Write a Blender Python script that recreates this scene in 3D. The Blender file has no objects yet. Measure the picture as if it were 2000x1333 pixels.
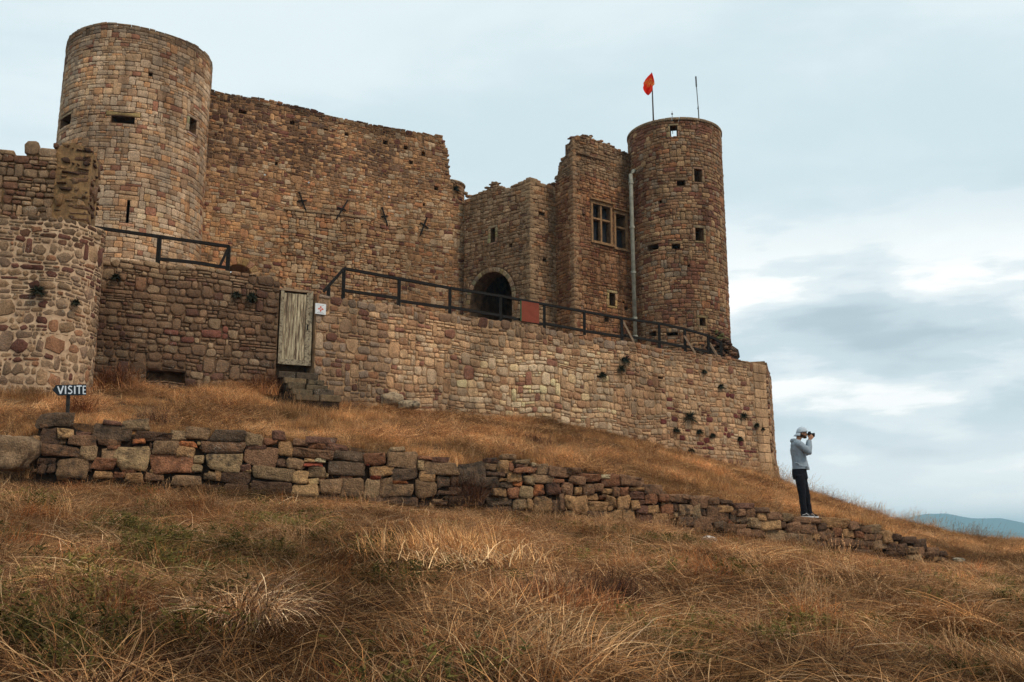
import bpy, bmesh, math, random
import numpy as np
from mathutils import Vector, Matrix, noise as mnoise
R = math.radians
sc = bpy.context.scene
COL = sc.collection
rng = random.Random(11)

# ------------------------------------------------------------------ camera, sky, sun, exposure
F = 1944.0
PHI = math.atan(394.0 / F)
cam_d = bpy.data.cameras.new('camera'); cam = bpy.data.objects.new('camera', cam_d); COL.objects.link(cam)
cam_d.sensor_width = 36.0; cam_d.lens = 36.0 * F / 2000.0
cam_d.clip_start = 0.1; cam_d.clip_end = 30000
cam.location = (0, 0, 0); cam.rotation_euler = (math.pi / 2 + PHI, 0, 0)
sc.camera = cam

SUN_EL, SUN_AZ = R(48), R(128)        # azimuth measured clockwise from +Y (view direction)
sun_d = bpy.data.lights.new('sun', 'SUN'); sun_d.energy = 1.5; sun_d.angle = R(13); sun_d.color = (1.0, 0.86, 0.71)
sun = bpy.data.objects.new('sun', sun_d); COL.objects.link(sun)
sd = Vector((math.sin(SUN_AZ) * math.cos(SUN_EL), math.cos(SUN_AZ) * math.cos(SUN_EL), math.sin(SUN_EL)))
sun.rotation_euler = sd.to_track_quat('Z', 'Y').to_euler()

world = bpy.data.worlds.new('World'); sc.world = world; world.use_nodes = True
OFF_BIG = (15.1, 2.2, 0); OFF_LOW = (4.81, 7.85, 0); HZCOL = (1.42, 1.34, 1.28, 1)
def build_world():
    nt = world.node_tree; N = nt.nodes; L = nt.links; N.clear()
    out = N.new('ShaderNodeOutputWorld'); bg = N.new('ShaderNodeBackground')
    sky = N.new('ShaderNodeTexSky'); sky.sky_type = 'NISHITA'; sky.sun_disc = False
    sky.sun_elevation = SUN_EL; sky.sun_rotation = SUN_AZ; sky.altitude = 600
    tc = N.new('ShaderNodeTexCoord'); sep = N.new('ShaderNodeSeparateXYZ'); L.new(tc.outputs['Generated'], sep.inputs[0])
    def M(op, a, b=None, c=None, clamp=False):
        n = N.new('ShaderNodeMath'); n.operation = op; n.use_clamp = clamp
        for i, v in enumerate((a, b, c)):
            if v is None: continue
            if isinstance(v, (int, float)): n.inputs[i].default_value = v
            else: L.new(v, n.inputs[i])
        return n.outputs[0]
    x, y, z = sep.outputs
    zc = M('MAXIMUM', z, 0.0)
    den = M('ADD', zc, 0.16)
    px = M('DIVIDE', x, den); py = M('DIVIDE', y, den)
    comb = N.new('ShaderNodeCombineXYZ'); L.new(px, comb.inputs[0]); L.new(py, comb.inputs[1]); L.new(z, comb.inputs[2])
    def NO(scale, det, rough, vec, sx=1, sy=1, off=(0, 0, 0), dist=0.0):
        mp = N.new('ShaderNodeMapping'); mp.inputs['Scale'].default_value = (sx, sy, 1); mp.inputs['Location'].default_value = off
        L.new(vec, mp.inputs[0])
        n = N.new('ShaderNodeTexNoise'); n.inputs['Scale'].default_value = scale; n.inputs['Detail'].default_value = det
        n.inputs['Roughness'].default_value = rough; n.inputs['Distortion'].default_value = dist
        L.new(mp.outputs[0], n.inputs['Vector']); return n.outputs['Fac']
    def RAMP(v, pts):
        r = N.new('ShaderNodeValToRGB'); cr = r.color_ramp; cr.interpolation = 'EASE'
        while len(cr.elements) < len(pts): cr.elements.new(0.5)
        for e, (p, c) in zip(cr.elements, pts): e.position = p; e.color = (*c, 1)
        L.new(v, r.inputs[0]); return r.outputs[0]
    # high cloud sheet: broad soft patches
    big = NO(0.42, 3, 0.45, comb.outputs[0], 1, 1, OFF_BIG)
    med = NO(1.5, 8, 0.58, comb.outputs[0], 0.9, 1.3, (7.3, 0.4, 0), 0.3)
    high = M('ADD', M('MULTIPLY', big, 0.68), M('MULTIPLY', med, 0.32))
    chigh = RAMP(high, [(0.28, (0.48, 0.60, 0.65)), (0.44, (0.585, 0.70, 0.735)), (0.54, (0.71, 0.80, 0.82)), (0.66, (0.86, 0.905, 0.90))])
    # layered stratus lower down: direction noise stretched sideways
    az = M('ARCTAN2', x, y)
    st = N.new('ShaderNodeCombineXYZ'); L.new(M('MULTIPLY', az, 3.0), st.inputs[0]); L.new(M('MULTIPLY', z, 8.0), st.inputs[1])
    lowa = NO(1.25, 3, 0.5, st.outputs[0], 1, 1, OFF_LOW, 0.2); lowb = NO(4.2, 8, 0.62, st.outputs[0], 0.8, 1.25, (2.3, 5.1, 0), 0.15)
    low = M('ADD', M('MULTIPLY', lowa, 0.72), M('MULTIPLY', lowb, 0.28))
    clow = RAMP(low, [(0.34, (0.44, 0.53, 0.57)), (0.45, (0.58, 0.665, 0.70)), (0.52, (0.75, 0.81, 0.82)), (0.575, (1.0, 0.99, 0.965)), (0.75, (1.12, 1.09, 1.05))])
    lm = M('SUBTRACT', 1.0, M('DIVIDE', M('SUBTRACT', zc, 0.24), 0.14, clamp=True), clamp=True)
    lm = M('MULTIPLY', lm, lm)
    mx = N.new('ShaderNodeMix'); mx.data_type = 'RGBA'; L.new(lm, mx.inputs[0]); L.new(chigh, mx.inputs[6]); L.new(clow, mx.inputs[7])
    # even pale air close to the horizon
    hz = N.new('ShaderNodeMix'); hz.data_type = 'RGBA'
    L.new(M('MULTIPLY', M('SUBTRACT', 1.0, M('DIVIDE', zc, 0.12, clamp=True), clamp=True), 0.8), hz.inputs[0])
    L.new(mx.outputs[2], hz.inputs[6]); hz.inputs[7].default_value = HZCOL
    # Nishita above and through the cloud sheet
    sk = N.new('ShaderNodeMix'); sk.data_type = 'RGBA'; sk.blend_type = 'MULTIPLY'; sk.inputs[0].default_value = 1
    L.new(sky.outputs[0], sk.inputs[6]); sk.inputs[7].default_value = (0.12, 0.12, 0.12, 1)
    fin = N.new('ShaderNodeMix'); fin.data_type = 'RGBA'; fin.inputs[0].default_value = 0.93
    L.new(sk.outputs[2], fin.inputs[6]); L.new(hz.outputs[2], fin.inputs[7])
    L.new(fin.outputs[2], bg.inputs[0]); bg.inputs[1].default_value = 1.0
    L.new(bg.outputs[0], out.inputs[0])
build_world()
sc.view_settings.view_transform = 'Standard'; sc.view_settings.look = 'None'
sc.view_settings.exposure = 0.30; sc.view_settings.gamma = 1.0; sc.view_settings.use_curve_mapping = False
sc.cycles.max_bounces = 5; sc.cycles.diffuse_bounces = 3; sc.cycles.glossy_bounces = 2
sc.cycles.transmission_bounces = 3; sc.cycles.volume_bounces = 0; sc.cycles.transparent_max_bounces = 6
sc.cycles.use_denoising = True
sc.cycles.sample_clamp_indirect = 4.0

# ------------------------------------------------------------------ projection helpers
def ray(px, py):
    cx = (px - 1000) / F; cy = (666.5 - py) / F
    Y = math.cos(PHI) - math.sin(PHI) * cy; Z = math.sin(PHI) + math.cos(PHI) * cy
    return cx / Y, Z / Y
def P(px, py, D):
    a, b = ray(px, py); return Vector((a * D, D, b * D))
def topx(x, y, z):
    c, s = math.cos(PHI), math.sin(PHI)
    d = y * c + z * s; up = -y * s + z * c
    if d < 0.1: return (-9999, -9999)
    return 1000 + F * x / d, 666.5 - F * up / d
def lin(c, k=1.0):
    return tuple(k * ((v / 255 / 12.92) if v / 255 <= 0.04045 else ((v / 255 + 0.055) / 1.055) ** 2.4) for v in c)
def interp(pts):
    xs = [p[0] for p in pts]; ys = [p[1] for p in pts]
    return lambda x: float(np.interp(x, xs, ys))

# ------------------------------------------------------------------ object helpers
def tag(o, label=None, cat=None, group=None, kind=None):
    if label: o['label'] = label
    if cat: o['category'] = cat
    if group: o['group'] = group
    if kind: o['kind'] = kind
    return o
def empty(name, loc, label=None, cat=None, group=None):
    o = bpy.data.objects.new(name, None); COL.objects.link(o); o.location = loc; o.empty_display_size = 0.2
    return tag(o, label, cat, group)
def mesh_obj(name, verts, faces, mat, parent=None, cols=None, smooth=False, origin=None):
    verts = np.asarray(verts, dtype=float)
    if origin is None:
        origin = verts.mean(axis=0); origin[2] = verts[:, 2].min()
    origin = np.asarray(origin, dtype=float)
    me = bpy.data.meshes.new(name)
    me.from_pydata((verts - origin).tolist(), [], faces)
    if cols is not None:
        at = me.attributes.new('col', 'FLOAT_COLOR', 'POINT')
        c = np.ones((len(verts), 4)); c[:, :3] = cols
        at.data.foreach_set('color', c.ravel())
    if smooth: me.polygons.foreach_set('use_smooth', [True] * len(me.polygons))
    if mat: me.materials.append(mat)
    me.update()
    o = bpy.data.objects.new(name, me); COL.objects.link(o)
    if parent is not None:
        o.parent = parent; po = parent
        off = Vector((0, 0, 0))
        while po is not None: off += po.location; po = po.parent
        o.location = Vector(origin) - off
    else: o.location = Vector(origin)
    return o
class MB:
    def __init__(s): s.v = []; s.f = []
    def add(s, vs, fs):
        b = len(s.v); s.v += [tuple(v) for v in vs]; s.f += [tuple(i + b for i in f) for f in fs]
    def hexa(s, p):   # 8 points: bottom 4 ccw then top 4
        s.add(p, [(0, 3, 2, 1), (4, 5, 6, 7), (0, 1, 5, 4), (1, 2, 6, 5), (2, 3, 7, 6), (3, 0, 4, 7)])
    def box(s, c, h, rot=None):
        pts = [Vector((sx * h[0], sy * h[1], sz * h[2])) for sz in (-1, 1) for sx, sy in ((-1, -1), (1, -1), (1, 1), (-1, 1))]
        if rot is not None: pts = [rot @ p for p in pts]
        s.hexa([p + Vector(c) for p in pts])
    def bar(s, a, b, w, h, up=(0, 0, 1)):   # square bar between points
        a = Vector(a); b = Vector(b); d = (b - a); l = d.length; d.normalize()
        u = Vector(up); 
        if abs(d.dot(u)) > 0.95: u = Vector((0, 1, 0))
        sx = d.cross(u).normalized(); uu = sx.cross(d).normalized()
        rot = Matrix((d, sx, uu)).transposed()
        s.box((a + b) / 2, (l / 2, w / 2, h / 2), rot)
    def tube(s, pts, r, n=8):
        pts = [Vector(p) for p in pts]; rs = r if isinstance(r, (list, tuple)) else [r] * len(pts)
        rings = []
        for i, p in enumerate(pts):
            d = (pts[min(i + 1, len(pts) - 1)] - pts[max(i - 1, 0)]).normalized()
            u = Vector((0, 0, 1)) if abs(d.z) < 0.9 else Vector((0, 1, 0))
            a = d.cross(u).normalized(); b = a.cross(d).normalized()
            rings.append([p + (a * math.cos(2 * math.pi * k / n) + b * math.sin(2 * math.pi * k / n)) * rs[i] for k in range(n)])
        vs = [q for r_ in rings for q in r_]; fs = []
        for i in range(len(pts) - 1):
            for k in range(n):
                k2 = (k + 1) % n; fs.append((i * n + k, i * n + k2, (i + 1) * n + k2, (i + 1) * n + k))
        fs.append(tuple(range(n - 1, -1, -1))); fs.append(tuple((len(pts) - 1) * n + k for k in range(n)))
        s.add(vs, fs)
    def build(s, name, mat, parent=None, smooth=False, cols=None):
        return mesh_obj(name, s.v, s.f, mat, parent, cols, smooth)

# ------------------------------------------------------------------ materials
def new_mat(name):
    m = bpy.data.materials.new(name); m.use_nodes = True; nt = m.node_tree
    b = nt.nodes['Principled BSDF']; b.inputs['Specular IOR Level'].default_value = 0.15; b.inputs['Roughness'].default_value = 0.9
    return m, nt, b
def nnode(nt, t, **kw):
    n = nt.nodes.new(t)
    for k, v in kw.items():
        if k.startswith('i_'): n.inputs[k[2:].replace('_', ' ')].default_value = v
        else: setattr(n, k, v)
    return n
def noise_n(nt, vec, scale, det=4, rough=0.6):
    n = nnode(nt, 'ShaderNodeTexNoise'); n.inputs['Scale'].default_value = scale; n.inputs['Detail'].default_value = det
    n.inputs['Roughness'].default_value = rough; nt.links.new(vec, n.inputs['Vector']); return n.outputs['Fac']
def ramp_n(nt, fac, pts):
    r = nt.nodes.new('ShaderNodeValToRGB'); cr = r.color_ramp
    while len(cr.elements) < len(pts): cr.elements.new(0.5)
    for e, (p, c) in zip(cr.elements, pts): e.position = p; e.color = (*c, 1) if len(c) == 3 else c
    nt.links.new(fac, r.inputs[0]); return r.outputs[0]
def mix_n(nt, fac, a, b, mode='MIX'):
    m = nt.nodes.new('ShaderNodeMix'); m.data_type = 'RGBA'; m.blend_type = mode
    for i, v in ((0, fac), (6, a), (7, b)):
        if isinstance(v, (int, float)): m.inputs[i].default_value = v
        elif isinstance(v, tuple): m.inputs[i].default_value = (*v, 1)
        else: nt.links.new(v, m.inputs[i])
    return m.outputs[2]
def bump_n(nt, b, h, strength, dist):
    bp = nt.nodes.new('ShaderNodeBump'); bp.inputs['Strength'].default_value = strength; bp.inputs['Distance'].default_value = dist
    nt.links.new(h, bp.inputs['Height']); nt.links.new(bp.outputs[0], b.inputs['Normal'])
def stone_material(name, lichen=0.35, grain=14.0, bump=0.05, dark=(0.035, 0.032, 0.030), streak=False):
    m, nt, b = new_mat(name)
    geo = nt.nodes.new('ShaderNodeNewGeometry'); pos = geo.outputs['Position']
    at = nt.nodes.new('ShaderNodeAttribute'); at.attribute_name = 'col'
    g = noise_n(nt, pos, grain, 6, 0.7)
    g2 = noise_n(nt, pos, grain * 4.5, 3, 0.7)
    c = mix_n(nt, 1.0, at.outputs['Color'], ramp_n(nt, g, [(0.28, (0.50, 0.49, 0.49)), (0.52, (0.95, 0.95, 0.95)), (0.75, (1.35, 1.32, 1.27))]), 'MULTIPLY')
    c = mix_n(nt, 1.0, c, ramp_n(nt, g2, [(0.3, (0.58, 0.57, 0.56)), (0.7, (1.38, 1.36, 1.33))]), 'MULTIPLY')
    l1 = noise_n(nt, pos, 1.1, 5, 0.65); l2 = noise_n(nt, pos, 9.0, 5, 0.75)
    mul = nt.nodes.new('ShaderNodeMath'); mul.operation = 'MULTIPLY'; nt.links.new(l1, mul.inputs[0]); nt.links.new(l2, mul.inputs[1])
    lf = ramp_n(nt, mul.outputs[0], [(0.27, (0, 0, 0)), (0.38, (lichen, lichen, lichen))])
    c = mix_n(nt, lf, c, dark)
    if streak:      # rain streaks and broad weathering
        mp = nt.nodes.new('ShaderNodeMapping'); mp.inputs['Scale'].default_value = (2.2, 2.2, .28); nt.links.new(pos, mp.inputs[0])
        sk = noise_n(nt, mp.outputs[0], 1.0, 5, .65); br = noise_n(nt, pos, .45, 3, .5)
        c = mix_n(nt, 1.0, c, ramp_n(nt, sk, [(.34, (.66, .64, .62)), (.50, (1.0, 1.0, 1.0)), (.70, (1.12, 1.11, 1.10))]), 'MULTIPLY')
        c = mix_n(nt, 1.0, c, ramp_n(nt, br, [(.36, (.82, .80, .79)), (.62, (1.12, 1.12, 1.11))]), 'MULTIPLY')
    # pale lichen specks
    l3 = noise_n(nt, pos, 38.0, 3, 0.6); l4 = noise_n(nt, pos, 2.3, 3, 0.6)
    mul2 = nt.nodes.new('ShaderNodeMath'); mul2.operation = 'MULTIPLY'; nt.links.new(l3, mul2.inputs[0]); nt.links.new(l4, mul2.inputs[1])
    pf = ramp_n(nt, mul2.outputs[0], [(0.36, (0, 0, 0)), (0.42, (0.55, 0.55, 0.55))])
    c = mix_n(nt, pf, c, (0.42, 0.38, 0.30))
    nt.links.new(c, b.inputs['Base Color'])
    sm = nt.nodes.new('ShaderNodeMath'); sm.operation = 'ADD'; nt.links.new(g, sm.inputs[0]); nt.links.new(g2, sm.inputs[1])
    bump_n(nt, b, sm.outputs[0], 0.9, bump)
    return m
def plain_noise(name, c1, c2, scale, bump=0.0, rough=0.9, det=5, metallic=0.0):
    m, nt, b = new_mat(name); b.inputs['Roughness'].default_value = rough; b.inputs['Metallic'].default_value = metallic
    geo = nt.nodes.new('ShaderNodeNewGeometry'); n = noise_n(nt, geo.outputs['Position'], scale, det, 0.65)
    nt.links.new(ramp_n(nt, n, [(0.3, c1), (0.7, c2)]), b.inputs['Base Color'])
    if bump: bump_n(nt, b, n, 0.8, bump)
    return m
M_STONE = stone_material('castle_stone', 0.55, 9.0, 0.035, streak=True)
M_DRY = stone_material('field_stone', 0.85, 8.0, 0.09, (0.034, 0.030, 0.027))
M_MORT = plain_noise('mortar_tan', lin((92, 66, 46)), lin((178, 138, 98)), 5.0, 0.03)
M_MORT_DK = plain_noise('mortar_brown', lin((62, 45, 34)), lin((132, 101, 74)), 5.0, 0.03)
M_MORT_LT = plain_noise('mortar_pale', lin((158, 126, 98)), lin((214, 182, 148)), 6.0, 0.04)
M_GAP = plain_noise('earth_in_joints', lin((26, 20, 17)), lin((58, 42, 30)), 6.0, 0.04)
M_IRON = plain_noise('dark_iron', (0.010, 0.008, 0.007), (0.022, 0.017, 0.015), 30, 0.0, 0.85)
M_ZINC = plain_noise('weathered_zinc', lin((120, 118, 105)), lin((172, 168, 152)), 6, 0.0, 0.6)
M_OLDWOOD = plain_noise('bare_wood', lin((120, 96, 76)), lin((165, 140, 115)), 20, 0.0, 0.9)

# ------------------------------------------------------------------ wall surfaces
class Surf:
    """vertical surface over a plan polyline; u runs left to right seen from outside, d is outward"""
    def __init__(s, pts, batter=lambda v: 0.0, smooth=False):
        s.p = np.array(pts, float); seg = np.diff(s.p, axis=0); l = np.hypot(seg[:, 0], seg[:, 1])
        s.u = np.concatenate([[0], np.cumsum(l)]); s.len = s.u[-1]
        sn = np.stack([seg[:, 1], -seg[:, 0]], 1) / l[:, None]
        s.sn = sn; vn = np.zeros_like(s.p); vn[:-1] += sn; vn[1:] += sn; vn /= np.linalg.norm(vn, axis=1)[:, None]
        s.vn = vn; s.smooth = smooth; s.batter = batter
    def pos(s, u, v, d):
        u = np.asarray(u, float); v = np.asarray(v, float); d = np.asarray(d, float)
        x = np.interp(u, s.u, s.p[:, 0]); y = np.interp(u, s.u, s.p[:, 1])
        # extrapolate past the ends
        t0 = (s.p[1] - s.p[0]) / (s.u[1]); t1 = (s.p[-1] - s.p[-2]) / (s.u[-1] - s.u[-2])
        lo = np.minimum(u, 0); hi = np.maximum(u - s.len, 0)
        x = x + lo * t0[0] + hi * t1[0]; y = y + lo * t0[1] + hi * t1[1]
        nx = np.interp(u, s.u, s.vn[:, 0]); ny = np.interp(u, s.u, s.vn[:, 1])
        n = np.hypot(nx, ny); nx, ny = nx / n, ny / n
        dd = d + s.batter(v)
        return np.stack([x + nx * dd, y + ny * dd, v + 0 * dd], -1)
    def pt(s, u, v, d=0.0): return Vector(s.pos(u, v, d).tolist())
    def px(s, px, py, d=0.0):
        """u, v where the sight line through a picture point meets the surface"""
        a, b = ray(px, py); best = None
        for i in range(len(s.u) - 1):
            for _ in range(1):
                off = d
                p0 = s.p[i] + s.vn[i] * off; p1 = s.p[i + 1] + s.vn[i + 1] * off
                e = p1 - p0; den = e[0] - a * e[1]
                if abs(den) < 1e-9: continue
                t = (a * p0[1] - p0[0]) / den
                lo = -1e9 if i == 0 else 0; hi = 1e9 if i == len(s.u) - 2 else 1
                if lo <= t <= hi:
                    Y = p0[1] + t * e[1]
                    if Y > 1 and (best is None or Y < best[0]) and (0 <= t <= 1 or best is None):
                        best = (Y, s.u[i] + t * (s.u[i + 1] - s.u[i]))
        Y, u = best
        return u, b * Y
    def normal(s, u):
        nx = float(np.interp(u, s.u, s.vn[:, 0])); ny = float(np.interp(u, s.u, s.vn[:, 1])); n = math.hypot(nx, ny)
        return nx / n, ny / n
def circle_pts(cx, cy, r, a0=0.0, a1=2 * math.pi, n=48):
    # a = 0 is the point nearest the camera (towards -Y); increasing to the right (+X) seen from the camera
    return [(cx + r * math.sin(a0 + (a1 - a0) * i / n), cy - r * math.cos(a0 + (a1 - a0) * i / n)) for i in range(n + 1)]

RING = 8
def stone_faces():
    n = RING; f = []
    for r in range(2):
        for k in range(n):
            k2 = (k + 1) % n; f.append((r * n + k, r * n + k2, (r + 1) * n + k2, (r + 1) * n + k))
    for k in range(n): f.append((2 * n + k, 2 * n + (k + 1) % n, 3 * n))
    return f
SFACES = stone_faces(); SNV = 3 * RING + 1
def outline_rect(g, u0, u1, v0, v1, gap, cut, jit):
    u0 += gap / 2; u1 -= gap / 2; v0 += gap / 2; v1 -= gap / 2
    w = u1 - u0; h = v1 - v0; m = min(w, h)
    if w < 0.02 or h < 0.015: return None
    c = [m * g.uniform(cut * 0.5, cut * 1.4) for _ in range(8)]
    t = [g.uniform(-jit, jit) * m for _ in range(4)]
    q = [(u0 + c[0], v0 + t[0] * .5), (u1 - c[1], v0 + t[1] * .5), (u1 + t[1] * .5, v0 + c[2]), (u1 + t[2] * .5, v1 - c[3]),
         (u1 - c[4], v1 + t[2] * .5), (u0 + c[5], v1 + t[3] * .5), (u0 + t[3] * .5, v1 - c[6]), (u0 + t[0] * .5, v0 + c[7])]
    return [(a + g.uniform(-jit, jit) * m * .35, b + g.uniform(-jit, jit) * m * .35) for a, b in q]
def poly8(pts):
    q = []
    for i in range(4):
        a = pts[i]; b = pts[(i + 1) % 4]
        q.append((a[0] * .92 + b[0] * .08, a[1] * .92 + b[1] * .08)); q.append((a[0] * .08 + b[0] * .92, a[1] * .08 + b[1] * .92))
    return q
def cut_rect(r, b):
    u0, u1, v0, v1 = r; a0, a1, b0, b1 = b
    if a0 >= u1 or a1 <= u0 or b0 >= v1 or b1 <= v0: return [r]
    o = []
    if a0 > u0: o.append((u0, a0, v0, v1))
    if a1 < u1: o.append((a1, u1, v0, v1))
    m0, m1 = max(u0, a0), min(u1, a1)
    if b1 < v1: o.append((m0, m1, b1, v1))
    if b0 > v0: o.append((m0, m1, v0, b0))
    return [x for x in o if x[1] - x[0] > 0.035 and x[3] - x[2] > 0.03]
def layout(g, u0, u1, v0, v1, h, hv, wr, boxes, split=0.18, tall=0.1, start=None):
    rects = []; v = v0; carry = []; hfun = h if callable(h) else None
    while v < v1:
        h = hfun(v) if hfun else h
        ch = h * g.uniform(1 - hv, 1 + hv) * (1.35 if g.random() < .1 else 1)
        u = u0 - g.uniform(0, .2); nc = []
        bx = boxes + carry
        while u < u1:
            w = h * g.uniform(*wr) * (1.4 if g.random() < .12 else 1)
            x0, x1 = max(u, u0), min(u + w, u1)
            if u1 - x1 < 0.06: x1 = u1; w = 99
            if x1 - x0 > 0.03:
                r = g.random()
                if r < split:
                    f = g.uniform(.38, .62); xm = x0 + (x1 - x0) * g.uniform(.3, .7)
                    cand = [(x0, xm, v, v + ch * f), (xm, x1, v, v + ch * f), (x0, x1, v + ch * f, v + ch)]
                    if g.random() < .5: cand = [(x0, x1, v, v + ch * f), (x0, xm, v + ch * f, v + ch), (xm, x1, v + ch * f, v + ch)]
                elif r < split + tall:
                    e = ch * g.uniform(.45, .9); cand = [(x0, x1, v, v + ch + e)]; nc.append((x0, x1, v + ch, v + ch + e))
                else: cand = [(x0, x1, v, v + ch)]
                for c in cand:
                    lst = [c]
                    for b in bx:
                        if b[2] < c[3] and b[3] > c[2]: lst = [y for q in lst for y in cut_rect(q, b)]
                    rects += lst
            u += w
        v += ch; carry = nc
    return rects

BN = 12
BFACES = [(r * BN + k, r * BN + (k + 1) % BN, (r + 1) * BN + (k + 1) % BN, (r + 1) * BN + k) for r in range(3) for k in range(BN)] + [(3 * BN + k, 3 * BN + (k + 1) % BN, 4 * BN) for k in range(BN)]
class Masonry:
    """one building or wall: an Empty with a mortar core and every stone of its faces"""
    def __init__(s, name, label, cat, loc, mat=M_STONE, mort=M_MORT, seed=1):
        s.root = empty(name, loc, label, cat); s.mat = mat; s.mort = mort; s.st = []; s.g = random.Random(seed); s.core = MB(); s.hidden = None
    def add_stone(s, surf, outline, e, bulge, depth, col, warp=0.0, size=None, dark_edge=True):
        g = s.g; bulge *= .7; e *= .8; o = np.array(outline, float)
        if warp:
            for i in range(len(o)): o[i, 1] += warp * mnoise.noise(Vector((o[i, 0] * .8, o[i, 1] * .8, 3.3)))
        c = o.mean(axis=0); w = o[:, 0].max() - o[:, 0].min(); h = o[:, 1].max() - o[:, 1].min()
        ins = g.uniform(.10, .2)
        in_ = o + (c - o) * np.array([min(.5, ins * h / max(w, h) * 1.2), min(.5, ins * w / max(w, h) * 1.2)])
        d1 = np.array([e + g.uniform(-.3, .3) * bulge for _ in range(RING)])
        tu, tv = g.uniform(-1, 1) * .5 * bulge, g.uniform(-1, 1) * .5 * bulge
        d2 = np.array([e + bulge * g.uniform(.6, 1.1) + tu * (p[0] - c[0]) / max(w, .01) * 2 + tv * (p[1] - c[1]) / max(h, .01) * 2 for p in in_])
        back = o + (c - o) * .12
        U = np.concatenate([back[:, 0], o[:, 0], in_[:, 0], [c[0] + g.uniform(-.2, .2) * w]])
        V = np.concatenate([back[:, 1], o[:, 1], in_[:, 1], [c[1] + g.uniform(-.2, .2) * h]])
        D = np.concatenate([np.full(RING, e - depth), d1, d2, [e + bulge * g.uniform(.8, 1.25)]])
        vs = surf.pos(U, V, D)
        wc = vs[-1]; n = surf.normal(float(c[0])); dist = math.hypot(wc[0], wc[1])
        facing = -(wc[0] * n[0] + wc[1] * n[1]) / dist
        p = topx(*wc); area = w * h * max(facing, 0) / dist ** 2
        if not (-10 < p[0] < 2010 and -10 < p[1] < 1343): area = 0
        if s.hidden and s.hidden(p[0], p[1]): area = 0
        s.st.append((area, vs, col))
    def fill(s, surf, u0, u1, v0, v1, vtop=None, vbot=None, openings=(), h=.16, hv=.3, wr=(1.1, 2.6), gap=.014, cut=.18, jit=.12,
             e=(-.01, .02), bulge=(.01, .03), depth=.12, warp=.05, colf=None, split=.18, tall=.1, ragged=0.0, extra=None):
        g = s.g; boxes = []
        for op in openings: boxes += op['boxes']
        for r in layout(g, u0, u1, v0, v1, h, hv, wr, boxes, split, tall):
            uc = (r[0] + r[1]) / 2; vc = (r[2] + r[3]) / 2
            if vtop is not None:
                t = min(vtop(r[0]), vtop(r[1]), vtop(uc)) if not ragged else vtop(uc) + g.uniform(-ragged, ragged)
                if not ragged:
                    if r[2] > t - .04: continue
                    if r[3] > t: r = (r[0], r[1], r[2], t + g.uniform(-.01, .02))
                elif vc > t: continue
            if vbot is not None and r[3] < vbot(uc): continue
            dd = extra(uc, vc) if extra else 0.0
            if dd is None: continue
            ol = outline_rect(g, *r, gap, cut, jit)
            if ol is None: continue
            s.add_stone(surf, ol, g.uniform(*e) + dd, g.uniform(*bulge), depth + max(dd, 0), colf(g, uc, vc), warp)
    def strips(s, surf, us, vb, vt, openings=(), d0=-.03, th=.5, mat=None, levels=()):
        br = sorted(set([round(x, 4) for x in us] + [round(x, 4) for op in openings for x in op['breaks'] if us[0] < x < us[-1]]))
        mb = s.core if mat is None else mat
        for a, b in zip(br[:-1], br[1:]):
            if b - a < 1e-3: continue
            m = (a + b) / 2; cur = (vb(a), vb(b)); ivs = []
            ops = sorted([op for op in openings if op['u0'] <= m <= op['u1']], key=lambda q: q['lo'](m))
            ea, eb = a + 1e-4, b - 1e-4
            for op in ops:
                ivs.append((cur, (op['lo'](ea), op['lo'](eb)))); cur = (op['hi'](ea), op['hi'](eb))
            ivs.append((cur, (vt(a), vt(b))))
            for (l0, l1), (h0, h1) in ivs:
                if h0 - l0 < 1e-3 and h1 - l1 < 1e-3: continue
                lv = [(l0, l1)] + [(q, q) for q in levels if max(l0, l1) < q < min(h0, h1)] + [(h0, h1)]
                for (l0, l1), (h0, h1) in zip(lv[:-1], lv[1:]):
                    U = [a, b, b, a, a, b, b, a]; V = [l0, l1, l1, l0, h0, h1, h1, h0]; Dd = [d0, d0, d0 - th, d0 - th] * 2
                    mb.hexa(surf.pos(U, V, Dd).tolist())
    def add_block(s, surf, ua, ub, vb, vt, e, bulge, depth, col, slope=0.0):
        """a rough field stone: irregular outline, narrow worn edge, uneven face"""
        g = s.g; n = BN; w, h = ub - ua, vt - vb; m = min(w, h); cu, cv = (ua + ub) / 2, (va_ := (vb + vt) / 2)
        q = [np.array(p) + np.array([g.uniform(-.11, .11) * w, g.uniform(-.16, .16) * h]) for p in ((ua, vb), (ub, vb), (ub, vt), (ua, vt))]
        for p in q: p[1] += slope * (p[0] - cu)
        per = [0, 1, 2, 3]; o = []; lens = [np.linalg.norm(q[(i + 1) % 4] - q[i]) for i in range(4)]; tot = sum(lens)
        # two points near every corner, the rest spread along the long sides
        rest = n - 8; al = [int(round(rest * l / tot)) for l in lens]
        while sum(al) > rest: al[al.index(max(al))] -= 1
        while sum(al) < rest: al[lens.index(max(lens))] += 1
        for i in range(4):
            a, b = q[i], q[(i + 1) % 4]; c = min(.3, g.uniform(.04, .24) * m / max(lens[i], .01)); c2 = min(.3, g.uniform(.04, .24) * m / max(lens[i], .01))
            ts = [c] + [c + (1 - c - c2) * (k + 1) / (al[i] + 1) + g.uniform(-.05, .05) for k in range(al[i])] + [1 - c2]
            for t in ts: o.append(a + (b - a) * t + np.array([g.uniform(-.07, .07) * m, g.uniform(-.07, .07) * m]))
        o = np.array(o); c = o.mean(axis=0); L = np.array([1 / max(w, .01), 1 / max(h, .01)]) * m
        f1 = o + (c - o) * np.clip(np.array([.085, .085]) * L * 1.1, 0, .25); f2 = o + (c - o) * np.clip(.42 + .12 * (1 - L), 0, .6)
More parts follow.
